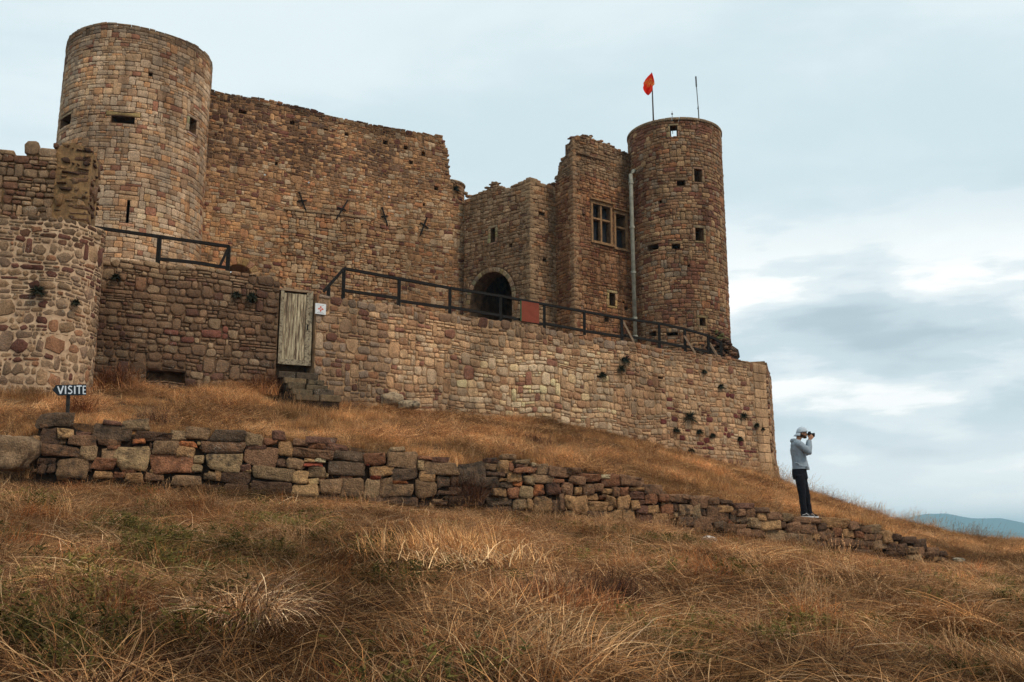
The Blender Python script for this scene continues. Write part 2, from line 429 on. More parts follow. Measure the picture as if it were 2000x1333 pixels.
        tu, tv = g.uniform(-1, 1) * bulge * .6, g.uniform(-1, 1) * bulge * .6
        tl = lambda P_: tu * (P_[:, 0] - c[0]) / w * 2 + tv * (P_[:, 1] - c[1]) / h * 2
        r = lambda a, b: np.array([g.uniform(a, b) for _ in range(n)])
        U = np.concatenate([o[:, 0] + (c[0] - o[:, 0]) * .1, o[:, 0], f1[:, 0], f2[:, 0], [c[0] + g.uniform(-.15, .15) * w]])
        V = np.concatenate([o[:, 1] + (c[1] - o[:, 1]) * .1, o[:, 1], f1[:, 1], f2[:, 1], [c[1] + g.uniform(-.15, .15) * h]])
        D = np.concatenate([np.full(n, e - depth), e + r(-.25, .25) * bulge, e + bulge * r(.35, .95) + tl(f1), e + bulge * r(.45, 1.35) + tl(f2), [e + bulge * g.uniform(.8, 1.2)]])
        vs = surf.pos(U, V, D); wc = vs[-1]; s.st.append((w * h / (wc[0] ** 2 + wc[1] ** 2), vs, col, BFACES))
    def finish(s, maxn=300):
        if s.core.v: s.core.build('wall_core', s.mort, s.root)
        st = sorted(s.st, key=lambda t: -t[0])
        fc = lambda t: t[3] if len(t) > 3 else SFACES
        for t in st[:maxn]:
            if t[0] <= 0: break
            mesh_obj('stone', t[1], fc(t), s.mat, s.root, np.tile(t[2], (len(t[1]), 1)), True, t[1].mean(axis=0))
        rest = [t for i, t in enumerate(st) if i >= maxn or t[0] <= 0]
        if rest:
            V = np.concatenate([t[1] for t in rest]); C = np.concatenate([np.tile(t[2], (len(t[1]), 1)) for t in rest]); Fs = []; k = 0
            for t in rest: Fs += [tuple(i + k for i in f) for f in fc(t)]; k += len(t[1])
            o = mesh_obj('stones', V, Fs, s.mat, s.root, C, True); o['kind'] = 'stuff'
def rect_op(u0, u1, v0, v1, grow=0.0):
    return dict(u0=u0, u1=u1, lo=lambda u: v0, hi=lambda u: v1, breaks=[u0, u1], boxes=[(u0 - grow, u1 + grow, v0 - grow, v1 + grow)], r=(u0, u1, v0, v1))
def op_px(surf, x0, y0, x1, y1, grow=0.0):
    ua, va = surf.px(x0, (y0 + y1) / 2); ub, vb = surf.px(x1, (y0 + y1) / 2)
    um = ((x0 + x1) / 2); t = surf.px(um, y0)[1]; b = surf.px(um, y1)[1]
    return rect_op(min(ua, ub), max(ua, ub), b, t, grow)
def dress(mz, surf, op, col, jw=.10, lh=.13, sill=True, e=.012, over=.10):
    """lintel, jamb stones and sill round an opening"""
    u0, u1, v0, v1 = op['r']; g = mz.g
    items = [(u0 - over, u1 + over, v1, v1 + lh)]
    if sill: items.append((u0 - over * .7, u1 + over * .7, v0 - lh * .7, v0))
    n = max(1, round((v1 - v0) / .2))
    if jw > 0:
        for k in range(n):
            a, b = v0 + (v1 - v0) * k / n, v0 + (v1 - v0) * (k + 1) / n
            items.append((u0 - jw * g.uniform(.8, 1.5), u0, a, b)); items.append((u1, u1 + jw * g.uniform(.8, 1.5), a, b))
    for it in items:
        ol = outline_rect(g, *it, .012, .06, .04)
        if ol: mz.add_stone(surf, ol, e, .01, .3, tuple(c * g.uniform(.85, 1.1) for c in col))
    op['boxes'] = op['boxes'] + items
def arch_op(u0, u1, v0, vs, vt):
    """round-headed opening: springing at vs, crown at vt"""
    c = (u0 + u1) / 2; a = (u1 - u0) / 2
    hi = lambda u: vs + (vt - vs) * math.sqrt(max(0.0, 1 - ((u - c) / a) ** 2))
    n = 14; br = [c - a * math.cos(math.pi * k / n) for k in range(n + 1)]
    boxes = [(u0, u1, v0, vs)]
    for k in range(n): boxes.append((br[k], br[k + 1], vs - .01, max(hi(br[k] + 1e-3), hi(br[k + 1] - 1e-3))))
    return dict(u0=u0, u1=u1, lo=lambda u: v0, hi=hi, breaks=br, boxes=boxes, arc=(c, a, vs, vt))
def voussoirs(mz, surf, op, n, t, cols, e=.02):
    c, a, vs, vt = op['arc']; b = vt - vs; g = mz.g; big = []
    for k in range(n):
        p0, p1 = math.pi * (k + .04) / n, math.pi * (k + .96) / n
        q = [(c - a * math.cos(p0), vs + b * math.sin(p0)), (c - a * math.cos(p1), vs + b * math.sin(p1)),
             (c - (a + t) * math.cos(p1), vs + (b + t) * math.sin(p1)), (c - (a + t) * math.cos(p0), vs + (b + t) * math.sin(p0))]
        q = q[::-1]
        mz.add_stone(surf, poly8(q), e, .012, .35, tuple(v * g.uniform(.85, 1.12) for v in g.choice(cols)))
        big.append((min(p[0] for p in q), max(p[0] for p in q), min(p[1] for p in q), max(p[1] for p in q)))
    op['boxes'] = op['boxes'] + big

KST = 1.95   # seen colour -> surface colour under this overcast light
def pal(*items, calm=.30):
    tot = sum(i[0] for i in items); acc = []; s = 0
    mean = np.sum([np.array(lin(c, KST)) * w for w, c in items], axis=0) / tot
    for w, c in items: s += w / tot; acc.append((s, tuple(np.array(lin(c, KST)) * (1 - calm) + mean * calm)))
    def pick(g):
        r = g.random()
        for s_, c in acc:
            if r <= s_: return c
        return acc[-1][1]
    return pick
def shade(c, k, g=None, j=.18):
    if g: k *= g.uniform(1 - j, 1 + j)
    return (min(c[0] * k * 1.04, .75), min(c[1] * k * .955, .75), min(c[2] * k * .925, .75))
P_TOWER = pal((5, (150, 132, 110)), (4, (150, 126, 98)), (1.6, (152, 116, 82)), (1.0, (112, 74, 58)), (3, (138, 124, 106)), (2, (122, 99, 77)), calm=.15)
P_CURT = pal((4, (130, 102, 74)), (3, (118, 91, 66)), (2, (144, 113, 80)), (1.3, (86, 54, 45)), (2.4, (138, 122, 100)), (1.2, (138, 98, 68)), (1.3, (100, 80, 62)), calm=.08)
P_DARK = pal((3, (92, 72, 56)), (3, (76, 58, 46)), (1.5, (118, 90, 64)), (1, (70, 42, 36)))
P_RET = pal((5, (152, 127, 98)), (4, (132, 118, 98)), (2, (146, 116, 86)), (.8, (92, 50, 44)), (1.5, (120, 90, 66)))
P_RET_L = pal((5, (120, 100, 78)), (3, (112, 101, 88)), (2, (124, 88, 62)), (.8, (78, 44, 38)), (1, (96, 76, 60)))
P_LWALL = pal((4, (98, 80, 62)), (4, (84, 67, 52)), (1.0, (100, 74, 55)), (.8, (72, 48, 42)), (1.6, (114, 99, 79)))
P_BAST = pal((4, (122, 105, 85)), (3, (130, 109, 84)), (1.2, (124, 90, 66)), (1.2, (82, 48, 42)), (2, (106, 90, 75)), calm=.2)
P_GATE = pal((5, (122, 103, 80)), (3, (108, 88, 66)), (1.5, (130, 96, 66)), (1, (84, 52, 42)), (2, (138, 120, 96)))
P_WING = pal((4, (122, 92, 66)), (3, (106, 78, 56)), (1.5, (134, 110, 82)), (1.4, (92, 56, 42)), (1, (140, 98, 64)))
P_RT = pal((4, (122, 100, 76)), (3, (112, 86, 64)), (2, (134, 112, 84)), (1.1, (92, 58, 46)), (1.2, (122, 86, 60)), (1.5, (114, 102, 86)), calm=.1)

def nz(u, v, s=1.0, k=0.0): return mnoise.noise(Vector((u * s, v * s, k)))

# ---- plan
T1 = (-12.53, 31.07, 2.31); T2 = (6.15, 35.47, 1.74)
S_RET = Surf([(-4.99, 24.72), (0.0, 28.0), (8.80, 34.1)], batter=lambda v: np.clip(5.9 - np.asarray(v), 0, 3) * .015 + np.clip(3.1 - np.asarray(v), 0, 2) * .13)
S_LW = Surf([(-9.7, 22.35), (-5.86, 24.35)])
S_CUR = Surf([(-11.2, 30.97), (-1.9, 35.85)])
S_T1 = Surf(circle_pts(*T1, -math.pi * .999, math.pi * .999, 72), batter=lambda v: (16.3 - np.asarray(v)) * .006)
S_T2 = Surf(circle_pts(*T2, -math.pi * .999, math.pi * .999, 64), batter=lambda v: (15.1 - np.asarray(v)) * .003)
S_TUR = Surf(circle_pts(-2.56, 36.42, .72, -math.pi * .999, math.pi * .999, 32))
S_GL = Surf([(-1.75, 35.62), (0.642, 33.8)]); S_GR = Surf([(0.642, 33.8), (1.95, 34.8)])
S_WL = Surf([(1.60, 34.5), (2.18, 33.62)]); S_WR = Surf([(2.18, 33.62), (4.75, 35.45)])
TZ = 5.9
print('surfaces ok')

# ------------------------------------------------------------------ ground
WA = np.array([-7.70, 16.30]); WB = np.array([9.46, 21.5])   # foot line of the dry-stone wall in plan
S_DRY = Surf([tuple(WA - (WB - WA) * .12), tuple(WA), tuple(WB), tuple(WB + (WB - WA) * .1)])
DRYTOP = [(60, 815), (70, 812), (148, 815), (160, 850), (230, 842), (300, 846), (360, 845), (450, 850), (505, 852), (560, 870), (640, 868), (700, 882), (800, 882), (850, 896), (935, 910), (1000, 902), (1060, 908), (1150, 928), (1210, 935), (1280, 952), (1350, 972), (1440, 988), (1520, 1008), (1570, 1012), (1640, 1014), (1680, 1026), (1740, 1032), (1790, 1058), (1850, 1082)]
DRYBOT = [(40, 948), (200, 952), (450, 955), (650, 975), (900, 992), (1150, 1012), (1300, 1040), (1500, 1068), (1700, 1088), (1850, 1092)]
def cpt(px, py, D): v = P(px, py, D); return (v.x, v.y, v.z - (.22 if D > 28 else .10 if D > 15 else 0))
def dry_pt(px, py, d=0.0): u, v = S_DRY.px(px, py, d); return tuple(S_DRY.pt(u, v, d))
common = [cpt(2000, 1104, 20.5), cpt(2000, 1060, 30), cpt(2000, 1051, 36), cpt(1900, 1070, 25), cpt(1900, 1046, 36), cpt(1760, 1025, 36), cpt(1680, 1010, 35), cpt(1600, 988, 34), (14.0, 20.5, -.75), (20, 36, -.2), (22, 22, -1.6), (12.0, 12.0, -1.75), (20.0, 8, -2.9)]
low = [(0, 0, -1.5), cpt(0, 1333, 4.8), cpt(500, 1333, 5.3), cpt(1000, 1333, 5.9), cpt(1500, 1333, 6.6), cpt(2000, 1333, 7.6), (-5, 0, -1.2), (5, 0, -2.0), cpt(2000, 1200, 12.5), cpt(1000, 1120, 10.3), cpt(200, 1100, 9.4), (-13, 14, 1.9), (-13, 6, .6)]
low += [dry_pt(x, y + (20 if x < 1100 else 12 if x < 1600 else 22)) for x, y in DRYBOT]
upp = [dry_pt(x, y + 5, -.3) for x, y in DRYTOP[2::2]] + [cpt(30, 862, 17.0), cpt(-200, 850, 16.2)]
upp += [cpt(90, 762, 20.3), cpt(-200, 735, 20.3), cpt(250, 757, 22.6), cpt(450, 757, 23.6), cpt(600, 790, 23.6)]
for x, y in [(700, 790), (800, 797), (1000, 815), (1200, 850), (1350, 895), (1500, 937)]:
    u, v = S_RET.px(x, y, .15); p = S_RET.pt(u, v, .15); upp.append((p.x, p.y, v - .12))
upp += [(-14, 30, 4.6), (0, 34, 3.5), (9.5, 36.5, 1.6), (7, 40, 1.5)]
def tps_fit(pts, lam=.02):
    A = np.array(pts); n = len(A); xy = A[:, :2] / 10; z = A[:, 2]
    r2 = ((xy[:, None] - xy[None]) ** 2).sum(-1); K = np.where(r2 > 0, .5 * r2 * np.log(r2 + 1e-12), 0) + lam * np.eye(n) * .05
    Pm = np.c_[np.ones(n), xy]; M = np.block([[K, Pm], [Pm.T, np.zeros((3, 3))]])
    s = np.linalg.solve(M, np.r_[z, 0, 0, 0]); w, a = s[:n], s[n:]
    def f(X, Y):
        X = np.asarray(X, float) / 10; Y = np.asarray(Y, float) / 10; sh = X.shape; X = X.ravel(); Y = Y.ravel(); o = np.zeros(len(X))
        for i in range(0, len(X), 20000):
            r = (X[i:i + 20000, None] - xy[None, :, 0]) ** 2 + (Y[i:i + 20000, None] - xy[None, :, 1]) ** 2
            o[i:i + 20000] = np.where(r > 0, .5 * r * np.log(r + 1e-12), 0) @ w + a[0] + a[1] * X[i:i + 20000] + a[2] * Y[i:i + 20000]
        return o.reshape(sh)
    return f
f_low = tps_fit(common + low); f_upp = tps_fit(common + upp)
wt = (WB - WA) / np.linalg.norm(WB - WA); wn = np.array([-wt[1], wt[0]])   # wn points away from the camera
def sstep(x): x = np.clip(x, 0, 1); return x * x * (3 - 2 * x)
def _vn(X, Y, seed):
    # smooth value noise, vectorised
    xi = np.floor(X).astype(int); yi = np.floor(Y).astype(int); fx = X - xi; fy = Y - yi
    fx = fx * fx * (3 - 2 * fx); fy = fy * fy * (3 - 2 * fy)
    def h(a, b):
        n = (a * 374761393 + b * 668265263 + seed * 1442695041) & 0x7fffffff
        n = ((n ^ (n >> 13)) * 1274126177) & 0x7fffffff
        return ((n ^ (n >> 16)) & 0xffff) / 65535.0
    return (h(xi, yi) * (1 - fx) + h(xi + 1, yi) * fx) * (1 - fy) + (h(xi, yi + 1) * (1 - fx) + h(xi + 1, yi + 1) * fx) * fy
def height(X, Y, bumps=True):
    X = np.asarray(X, float); Y = np.asarray(Y, float)
    Xc = np.clip(X, -15, 21); Yc = np.clip(Y, -2, 37)
    dx = X - Xc; dy = Y - Yc; dist = np.hypot(dx, dy)
    s = (Xc - WA[0]) * wn[0] + (Yc - WA[1]) * wn[1]; t = (Xc - WA[0]) * wt[0] + (Yc - WA[1]) * wt[1]
    wid = .22 + 3.0 * sstep((-t - .3) / 2.0); off = .12
    k = sstep((s - off) / wid)
    z = f_low(Xc, Yc) * (1 - k) + f_upp(Xc, Yc) * k
    z = z - np.clip(dist, 0, None) * (.18 + .2 * sstep(dist / 12)) * (Y > -1) - dist * .1 * (Y <= -1)
    z = np.maximum(z, -80 + .002 * dist)
    if bumps:
        near = np.exp(-dist / 8)
        z = z + near * ((_vn(X * .9, Y * .9, 3) - .5) * .16 + (_vn(X * 1.5 + 7, Y * 1.5, 8) - .5) * .20 * (1 - k) * (np.abs(s + 1.2) > 1.6) + (_vn(X * 2.3, Y * 2.3, 5) - .5) * .12 * (1 - k) + (_vn(X * 5, Y * 5, 6) - .5) * .03)
    return z
def build_ground():
    def axis(a, b, step, far):
        m = list(np.arange(a, b + step / 2, step)); o = []; st = step; x = b
        while x < far: st *= 1.35; x += st; o.append(x)
        p = []; st = step; x = a
        while x > -far: st *= 1.35; x -= st; p.append(x)
        return np.array(p[::-1] + m + o)
    xs = axis(-13, 20, .17, 6500); ys = axis(2, 38, .17, 6500)
    X, Y = np.meshgrid(xs, ys); Z = height(X, Y)
    V = np.stack([X, Y, Z], -1).reshape(-1, 3); nx, ny = len(xs), len(ys)
    idx = np.arange(nx * ny).reshape(ny, nx)
    Fq = np.stack([idx[:-1, :-1], idx[:-1, 1:], idx[1:, 1:], idx[1:, :-1]], -1).reshape(-1, 4)
    m, nt, b = new_mat('dry_turf')
    geo = nt.nodes.new('ShaderNodeNewGeometry'); pos = geo.outputs['Position']
    a = noise_n(nt, pos, 1.6, 6, .7); c = noise_n(nt, pos, 22, 4, .75)
    base = ramp_n(nt, a, [(.3, lin((48, 36, 28), 1.1)), (.5, lin((78, 57, 40), 1.2)), (.7, lin((118, 86, 56), 1.3))])
    base = mix_n(nt, 1.0, base, ramp_n(nt, c, [(.3, (.4, .38, .36)), (.7, (1.3, 1.25, 1.2))]), 'MULTIPLY')
    nt.links.new(base, b.inputs['Base Color']); bump_n(nt, b, c, 1.0, .05)
    o = mesh_obj('ground', V, Fq.tolist(), m, None, None, True, (0, 0, 0)); o['kind'] = 'structure'; return o
build_ground()
def far_hill(name, D, prof, width, c1, c2, seed):
    pf = interp(prof); xs = np.linspace(prof[0][0], prof[-1][0], 160); js = np.linspace(-1, 1, 25); V = []; Fc = []
    for x in xs:
        p = P(x, pf(x), D)
        for j in js:
            y = D + j * width; prof_z = (math.cos(j * math.pi) + 1) / 2
            z = -82 + (p.z + 82) * prof_z + (mnoise.fractal(Vector((p.x * .004, y * .004, seed)), 1.0, 2.0, 4) * 9) * (prof_z > .02)
            V.append((p.x, y, z))
    n = len(js)
    for i in range(len(xs) - 1):
        for j in range(n - 1): Fc.append((i * n + j, i * n + n + j, i * n + n + j + 1, i * n + j + 1))
    o = mesh_obj(name, V, Fc, plain_noise(name + '_woodland', c1, c2, .02), None, None, True); o['kind'] = 'structure'
far_hill('hills', 4600, [(-900, 1030), (0, 1020), (500, 1035), (1200, 1028), (1600, 1026), (1700, 1028), (1745, 1018), (1775, 1010), (1800, 1004), (1822, 1001), (1845, 1004), (1870, 1011), (1900, 1013), (1950, 1014), (1975, 1020), (2000, 1026), (2200, 1038), (2600, 1020), (3200, 1034)], 900, (.03, .045, .028), (.055, .07, .04), 1.0)
far_hill('hills', 3300, [(-900, 1040), (400, 1042), (1500, 1040), (1700, 1034), (1760, 1030), (1800, 1034), (1850, 1031), (1900, 1034), (1960, 1041), (2000, 1045), (2200, 1050), (3200, 1040)], 600, (.03, .042, .026), (.05, .062, .036), 5.0)

# terrace floor behind the retaining walls
def terrace():
    f = [(-9.6, 22.9), (-5.9, 24.85), (-4.9, 25.4), (0.0, 28.6), (8.2, 34.3), (9.2, 37.2), (6, 41), (-4, 41), (-16, 36), (-15, 24)]
    mb = MB(); n = len(f)
    mb.add([(x, y, TZ) for x, y in f] + [(x, y, 1.0) for x, y in f], [tuple(range(n))] + [(i, i + n, (i + 1) % n + n, (i + 1) % n) for i in range(n)])
    o = mb.build('terrace', M_MORT_DK); o['kind'] = 'structure'
terrace()

# ------------------------------------------------------------------ left round tower
def left_tower():
    m = Masonry('round_tower', 'broad pale round stone tower with an arrow slit, left end of the castle', 'tower', (T1[0], T1[1], 4.5), mort=M_MORT_DK, seed=21)
    m.hidden = lambda x, y: (y > 512 + (x - 210) * .06) or (x < 180 and y > 290)
    S = S_T1
    ops = []
    slot = op_px(S, 217, 227, 263, 241); ops.append(slot)
    slot2 = op_px(S, 120, 228, 139, 246); ops.append(slot2)
    win = op_px(S, 369, 232, 383, 261); ops.append(win)
    arrow = op_px(S, 247, 392, 252.5, 437); ops.append(arrow)
    for x, y, w in [(294, 146, 4)]: ops.append(op_px(S, x - w, y - w, x + w, y + w))
    TAN = lin((144, 114, 84), KST); GR = lin((134, 117, 96), KST)
    dress(m, S, slot, TAN, 0, .16, False, over=.16); dress(m, S, slot2, GR, 0, .1, False, over=.06)
    dress(m, S, win, GR, .13, .1); dress(m, S, arrow, TAN, 0, .16, True, over=.25)
    uL = S.px(262, 300)[0]; span = math.pi * .62 * T1[2]
    top = lambda u: 16.04 + .03 * math.sin(u * 1.3)
    us = list(np.linspace(0, S.len, 73))
    inner = [dict(op) for op in ops]
    m.strips(S, us, lambda u: 3.2, lambda u: top(u) - .06, inner, -.011, .55)
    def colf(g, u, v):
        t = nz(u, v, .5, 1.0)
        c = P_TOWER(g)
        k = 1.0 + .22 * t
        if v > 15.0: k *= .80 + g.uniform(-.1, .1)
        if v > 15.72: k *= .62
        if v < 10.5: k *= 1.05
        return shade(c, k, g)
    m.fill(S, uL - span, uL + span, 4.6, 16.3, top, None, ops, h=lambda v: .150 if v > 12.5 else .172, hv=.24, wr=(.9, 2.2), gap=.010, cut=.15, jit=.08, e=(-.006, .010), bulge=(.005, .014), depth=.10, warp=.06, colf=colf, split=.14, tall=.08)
    # wall-walk floor that closes the tower a little below its rim
    mb = MB(); r = T1[2] - .3; n = 40; vs = [(T1[0] + r * math.cos(2 * math.pi * i / n), T1[1] + r * math.sin(2 * math.pi * i / n), 14.7) for i in range(n)]
    mb.add(vs + [(x, y, 14.5) for x, y, z in vs], [tuple(range(n)), tuple(range(2 * n - 1, n - 1, -1))]); mb.build('roof', m.mort, m.root)
    m.finish()
left_tower()

# ------------------------------------------------------------------ right round tower
def right_tower():
    m = Masonry('round_tower', 'slender dark round stone tower carrying the red flag, right end of the castle', 'tower', (T2[0], T2[1], 5.0), mort=M_MORT_DK, seed=22)
    m.hidden = lambda x, y: y > 690
    S = S_T2; GR = lin((122, 101, 77), KST); DKT = lin((108, 86, 65), KST)
    ops = []
    top_w = op_px(S, 1308.5, 246, 1323, 268); w1 = op_px(S, 1356, 331, 1371, 356); w2 = op_px(S, 1358, 446, 1374, 471); w3 = op_px(S, 1366, 622, 1377, 637)
    l1 = op_px(S, 1322, 353, 1338, 363); l2 = op_px(S, 1265, 478, 1286, 492); l3 = op_px(S, 1312, 477, 1328, 488)
    b1 = op_px(S, 1268, 649, 1282, 658); b2 = op_px(S, 1302, 648, 1324, 656)
    ops = [top_w, w1, w2, w3, l1, l2, l3, b1, b2]
    dress(m, S, top_w, GR, .09, .08, False, over=.05); dress(m, S, w1, GR, .08, .08, over=.05); dress(m, S, w2, GR, .09, .10, over=.06); dress(m, S, w3, DKT, .1, .1)
    for l in (l1, l2, l3): dress(m, S, l, DKT, 0, .11, False, over=.1)
    for x, y, w in [(1240, 470, 3), (1290, 395, 2.5), (1345, 520, 2.5), (1255, 560, 2.5)]: ops.append(op_px(S, x - w, y - w, x + w, y + w))
    uL = S.px(1318, 400)[0]; span = math.pi * .62 * T2[2]
    top = lambda u: 15.0 + .02 * math.sin(u * 2.1)
    rear = lambda u: 14.2 if abs(u - S.len / 2) > S.len * .34 else top(u)
    m.strips(S, list(np.linspace(0, S.len, 65)), lambda u: 4.0, lambda u: rear(u) - .03, ops, -.015, .45)
    def colf(g, u, v):
        c = P_RT(g); k = .96 + .25 * nz(u, v, .6, 2.0)
        if nz(u, v * .7, .7, 9.0) > .22 and g.random() < .6: c = lin((98, 68, 53), KST)
        return shade(c, k, g)
    m.fill(S, uL - span, uL + span, 5.6, 15.0, top, None, ops, h=lambda v: .128 if v > 12.6 else (.15 if v > 9 else .138), hv=.32, wr=(.8, 2.2), gap=.012, cut=.2, jit=.11, e=(-.01, .014), bulge=(.008, .022), depth=.11, warp=.08, colf=colf)
    # thin coping of flat stones round the rim
    a0 = uL - span; n = 26
    for k in range(n):
        ol = outline_rect(m.g, a0 + 2 * span * k / n, a0 + 2 * span * (k + 1) / n, 15.0, 15.11, .01, .1, .06)
        m.add_stone(S, ol, .05, .01, .5, shade(lin((112, 98, 78), KST), 1, m.g))
    mb = MB(); r = T2[2] - .3; q = 36; vs = [(T2[0] + r * math.cos(2 * math.pi * i / q), T2[1] + r * math.sin(2 * math.pi * i / q), 13.7) for i in range(q)]
    mb.add(vs + [(x, y, 13.5) for x, y, z in vs], [tuple(range(q)), tuple(range(2 * q - 1, q - 1, -1))]); mb.build('roof', m.mort, m.root)
    m.finish()
right_tower()

# ------------------------------------------------------------------ curtain wall and its end turret
CUR_TOP = [(395, 170), (415, 176), (500, 191), (600, 213), (700, 237), (790, 254), (845, 263), (862, 267), (866, 272), (871, 286), (874, 306), (876, 330), (880, 350), (886, 366), (892, 384), (905, 396), (1000, 400)]
def uv_prof(S, pts, d=0.0):
    q = [S.px(x, y, d) for x, y in pts]; return interp(q)
def curtain():
    m = Masonry('curtain_wall', 'tall ochre curtain wall with four iron anchors between the broad tower and the gatehouse', 'wall', (-6.5, 33.5, 5.0), mort=M_MORT, seed=23)
    S = S_CUR; top = uv_prof(S, CUR_TOP)
    m.hidden = lambda x, y: y > 520 + (x - 550) * .19 + (30 if x > 550 else 0) or x < 398
    ops = []
    for x, y, w, h in [(753, 278, 5, 4.5), (793, 289, 4.5, 4), (827, 301, 4, 4.5), (803, 317, 4, 4), (571, 240, 5, 4), (637, 254, 4, 3), (677, 263, 4, 3.5), (474, 219, 8, 3.5), (852, 368, 4, 4), (540, 320, 3, 4), (828, 400, 2, 3)]:
        ops.append(op_px(S, x - w, y - h, x + w, y + h))
    # low doorway by the broad tower, only its head shows over the terrace wall
    ua, _ = S.px(441, 525); ub, _ = S.px(492, 532); vt = S.px(466, 517)[1]
    door = arch_op(ua, ub, 5.5, vt - .35, vt); ops.append(door)
    voussoirs(m, S, door, 9, .26, [lin((150, 116, 78), KST), lin((140, 104, 70), KST)])
    us = list(np.linspace(S.px(395, 300)[0] - .6, S.px(912, 400)[0] + .2, 60))
    m.strips(S, us, lambda u: 3.5, lambda u: top(u) - .07, ops, -.009, 1.0)
    uj, _ = S.px(551, 480); vj = S.px(553, 408)[1]; vj2 = S.px(720, 426)[1]; ue = S.px(720, 426)[0]
    # ledge of flat stones over the thicker lower part
    u = uj
    while u < ue + .8:
        w = m.g.uniform(.22, .42); v = vj + (vj2 - vj) * (u - uj) / (ue - uj)
        ol = outline_rect(m.g, u, u + w, v - .05, v + .05, .01, .1, .06)
        if u < ue: m.add_stone(S, ol, .09, .015, .2, shade(lin((118, 100, 78), KST), 1, m.g))
        u += w
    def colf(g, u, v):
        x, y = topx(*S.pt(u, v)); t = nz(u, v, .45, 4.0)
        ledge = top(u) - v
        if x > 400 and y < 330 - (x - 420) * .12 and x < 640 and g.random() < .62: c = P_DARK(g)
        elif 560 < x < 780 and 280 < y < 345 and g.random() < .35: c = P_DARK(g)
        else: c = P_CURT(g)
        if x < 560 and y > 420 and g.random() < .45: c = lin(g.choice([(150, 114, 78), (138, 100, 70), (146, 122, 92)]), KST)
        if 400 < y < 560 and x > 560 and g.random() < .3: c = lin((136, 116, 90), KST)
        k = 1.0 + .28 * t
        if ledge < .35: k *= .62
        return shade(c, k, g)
    def pro(u, v): return .05 if (u > uj and v < vj + (vj2 - vj) * (u - uj) / (ue - uj) - .05 and u < us[-1] - .3 and u < ue + 1.2) else 0.0
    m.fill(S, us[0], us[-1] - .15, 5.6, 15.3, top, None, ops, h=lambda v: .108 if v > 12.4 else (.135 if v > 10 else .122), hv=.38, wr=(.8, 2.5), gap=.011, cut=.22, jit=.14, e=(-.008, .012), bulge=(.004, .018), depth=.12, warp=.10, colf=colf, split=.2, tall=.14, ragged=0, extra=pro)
    # a scatter of larger dressed blocks as in the old masonry is made by the tall stones; toothed broken end
    for k in range(26):
        v = 12.9 + k * .085; u = min(top.__defaults__ or (0,)) if False else None
    ux = S.px(868, 300)[0]
    for k in range(24):
        v = S.px(872, 350)[1] + k * .09
        t = np.interp(v, [S.px(878, 345)[1], S.px(875, 320)[1], S.px(870, 285)[1], S.px(862, 268)[1]], [S.px(878, 345)[0], S.px(875, 320)[0], S.px(870, 285)[0], S.px(862, 268)[0]])
        ol = outline_rect(m.g, t - m.g.uniform(.12, .3), t + m.g.uniform(-.02, .1), v, v + .1, .012, .25, .15)
        if v < top(ux - .3): m.add_stone(S, ol, m.g.uniform(-.05, .03), .02, .9, shade(P_CURT(m.g), .8, m.g))
    # iron wall anchors, two crossed bars each
    for (x0, y0, x1, y1, xa, ya, xb, yb) in [(584, 375, 597, 411, 581, 393, 600, 391), (679, 392, 657, 428, 660, 405, 677, 411), (746, 405, 757, 441, 746, 423, 759, 422), (834, 425, 821, 460, 822, 435, 838, 446)]:
        mb = MB()
        p = [S.pt(*S.px(x, y, .07), .07) for x, y in ((x0, y0), (x1, y1), (xa, ya), (xb, yb))]
        mb.bar(p[0], p[1], .045, .045); mb.bar(p[2] - Vector((.02, -.02, 0)), p[3] - Vector((.02, -.02, 0)), .04, .04); mb.build('wall_anchor', M_IRON, m.root)
    for x, y in [(517, 342), (603, 357), (683, 372), (760, 385)]:
        mb = MB(); p = S.pt(*S.px(x, y, .04), .04); q = S.pt(*S.px(x, y, .12), .12); mb.tube([p, q], [.035, .03]); mb.build('insulator', plain_noise('white_ceramic', (.7, .7, .68), (.8, .8, .78), 5), m.root)
    m.finish()
curtain()
def turret():
    m = Masonry('wall_turret', 'small round turret standing between the broken end of the curtain wall and the gatehouse', 'turret', (-2.52, 36.0, 5.5), mort=M_MORT_DK, seed=24)
    S = S_TUR; m.hidden = lambda x, y: x < 876 or y > 600
    uL = S.px(893, 400)[0]; span = 1.35
    m.strips(S, list(np.linspace(0, S.len, 33)), lambda u: 4.0, lambda u: 13.42, [], -.014, .3)
    hole = op_px(S, 885, 362, 890, 370)
    m.fill(S, uL - span, uL + span, 5.6, 13.45, lambda u: 13.42, None, [hole], h=.135, hv=.3, wr=(1.0, 2.3), gap=.016, cut=.2, jit=.1, colf=lambda g, u, v: shade(P_CURT(g), .95 + .3 * nz(u, v, .6, 3), g), warp=.04)
    for k in range(14):
        ol = outline_rect(m.g, uL - span + 2 * span * k / 14, uL - span + 2 * span * (k + 1) / 14, 13.42, 13.50, .01, .1, .05)
        m.add_stone(S, ol, .05, .01, .3, shade(lin((120, 104, 84), KST), 1, m.g))
    m.finish()
turret()

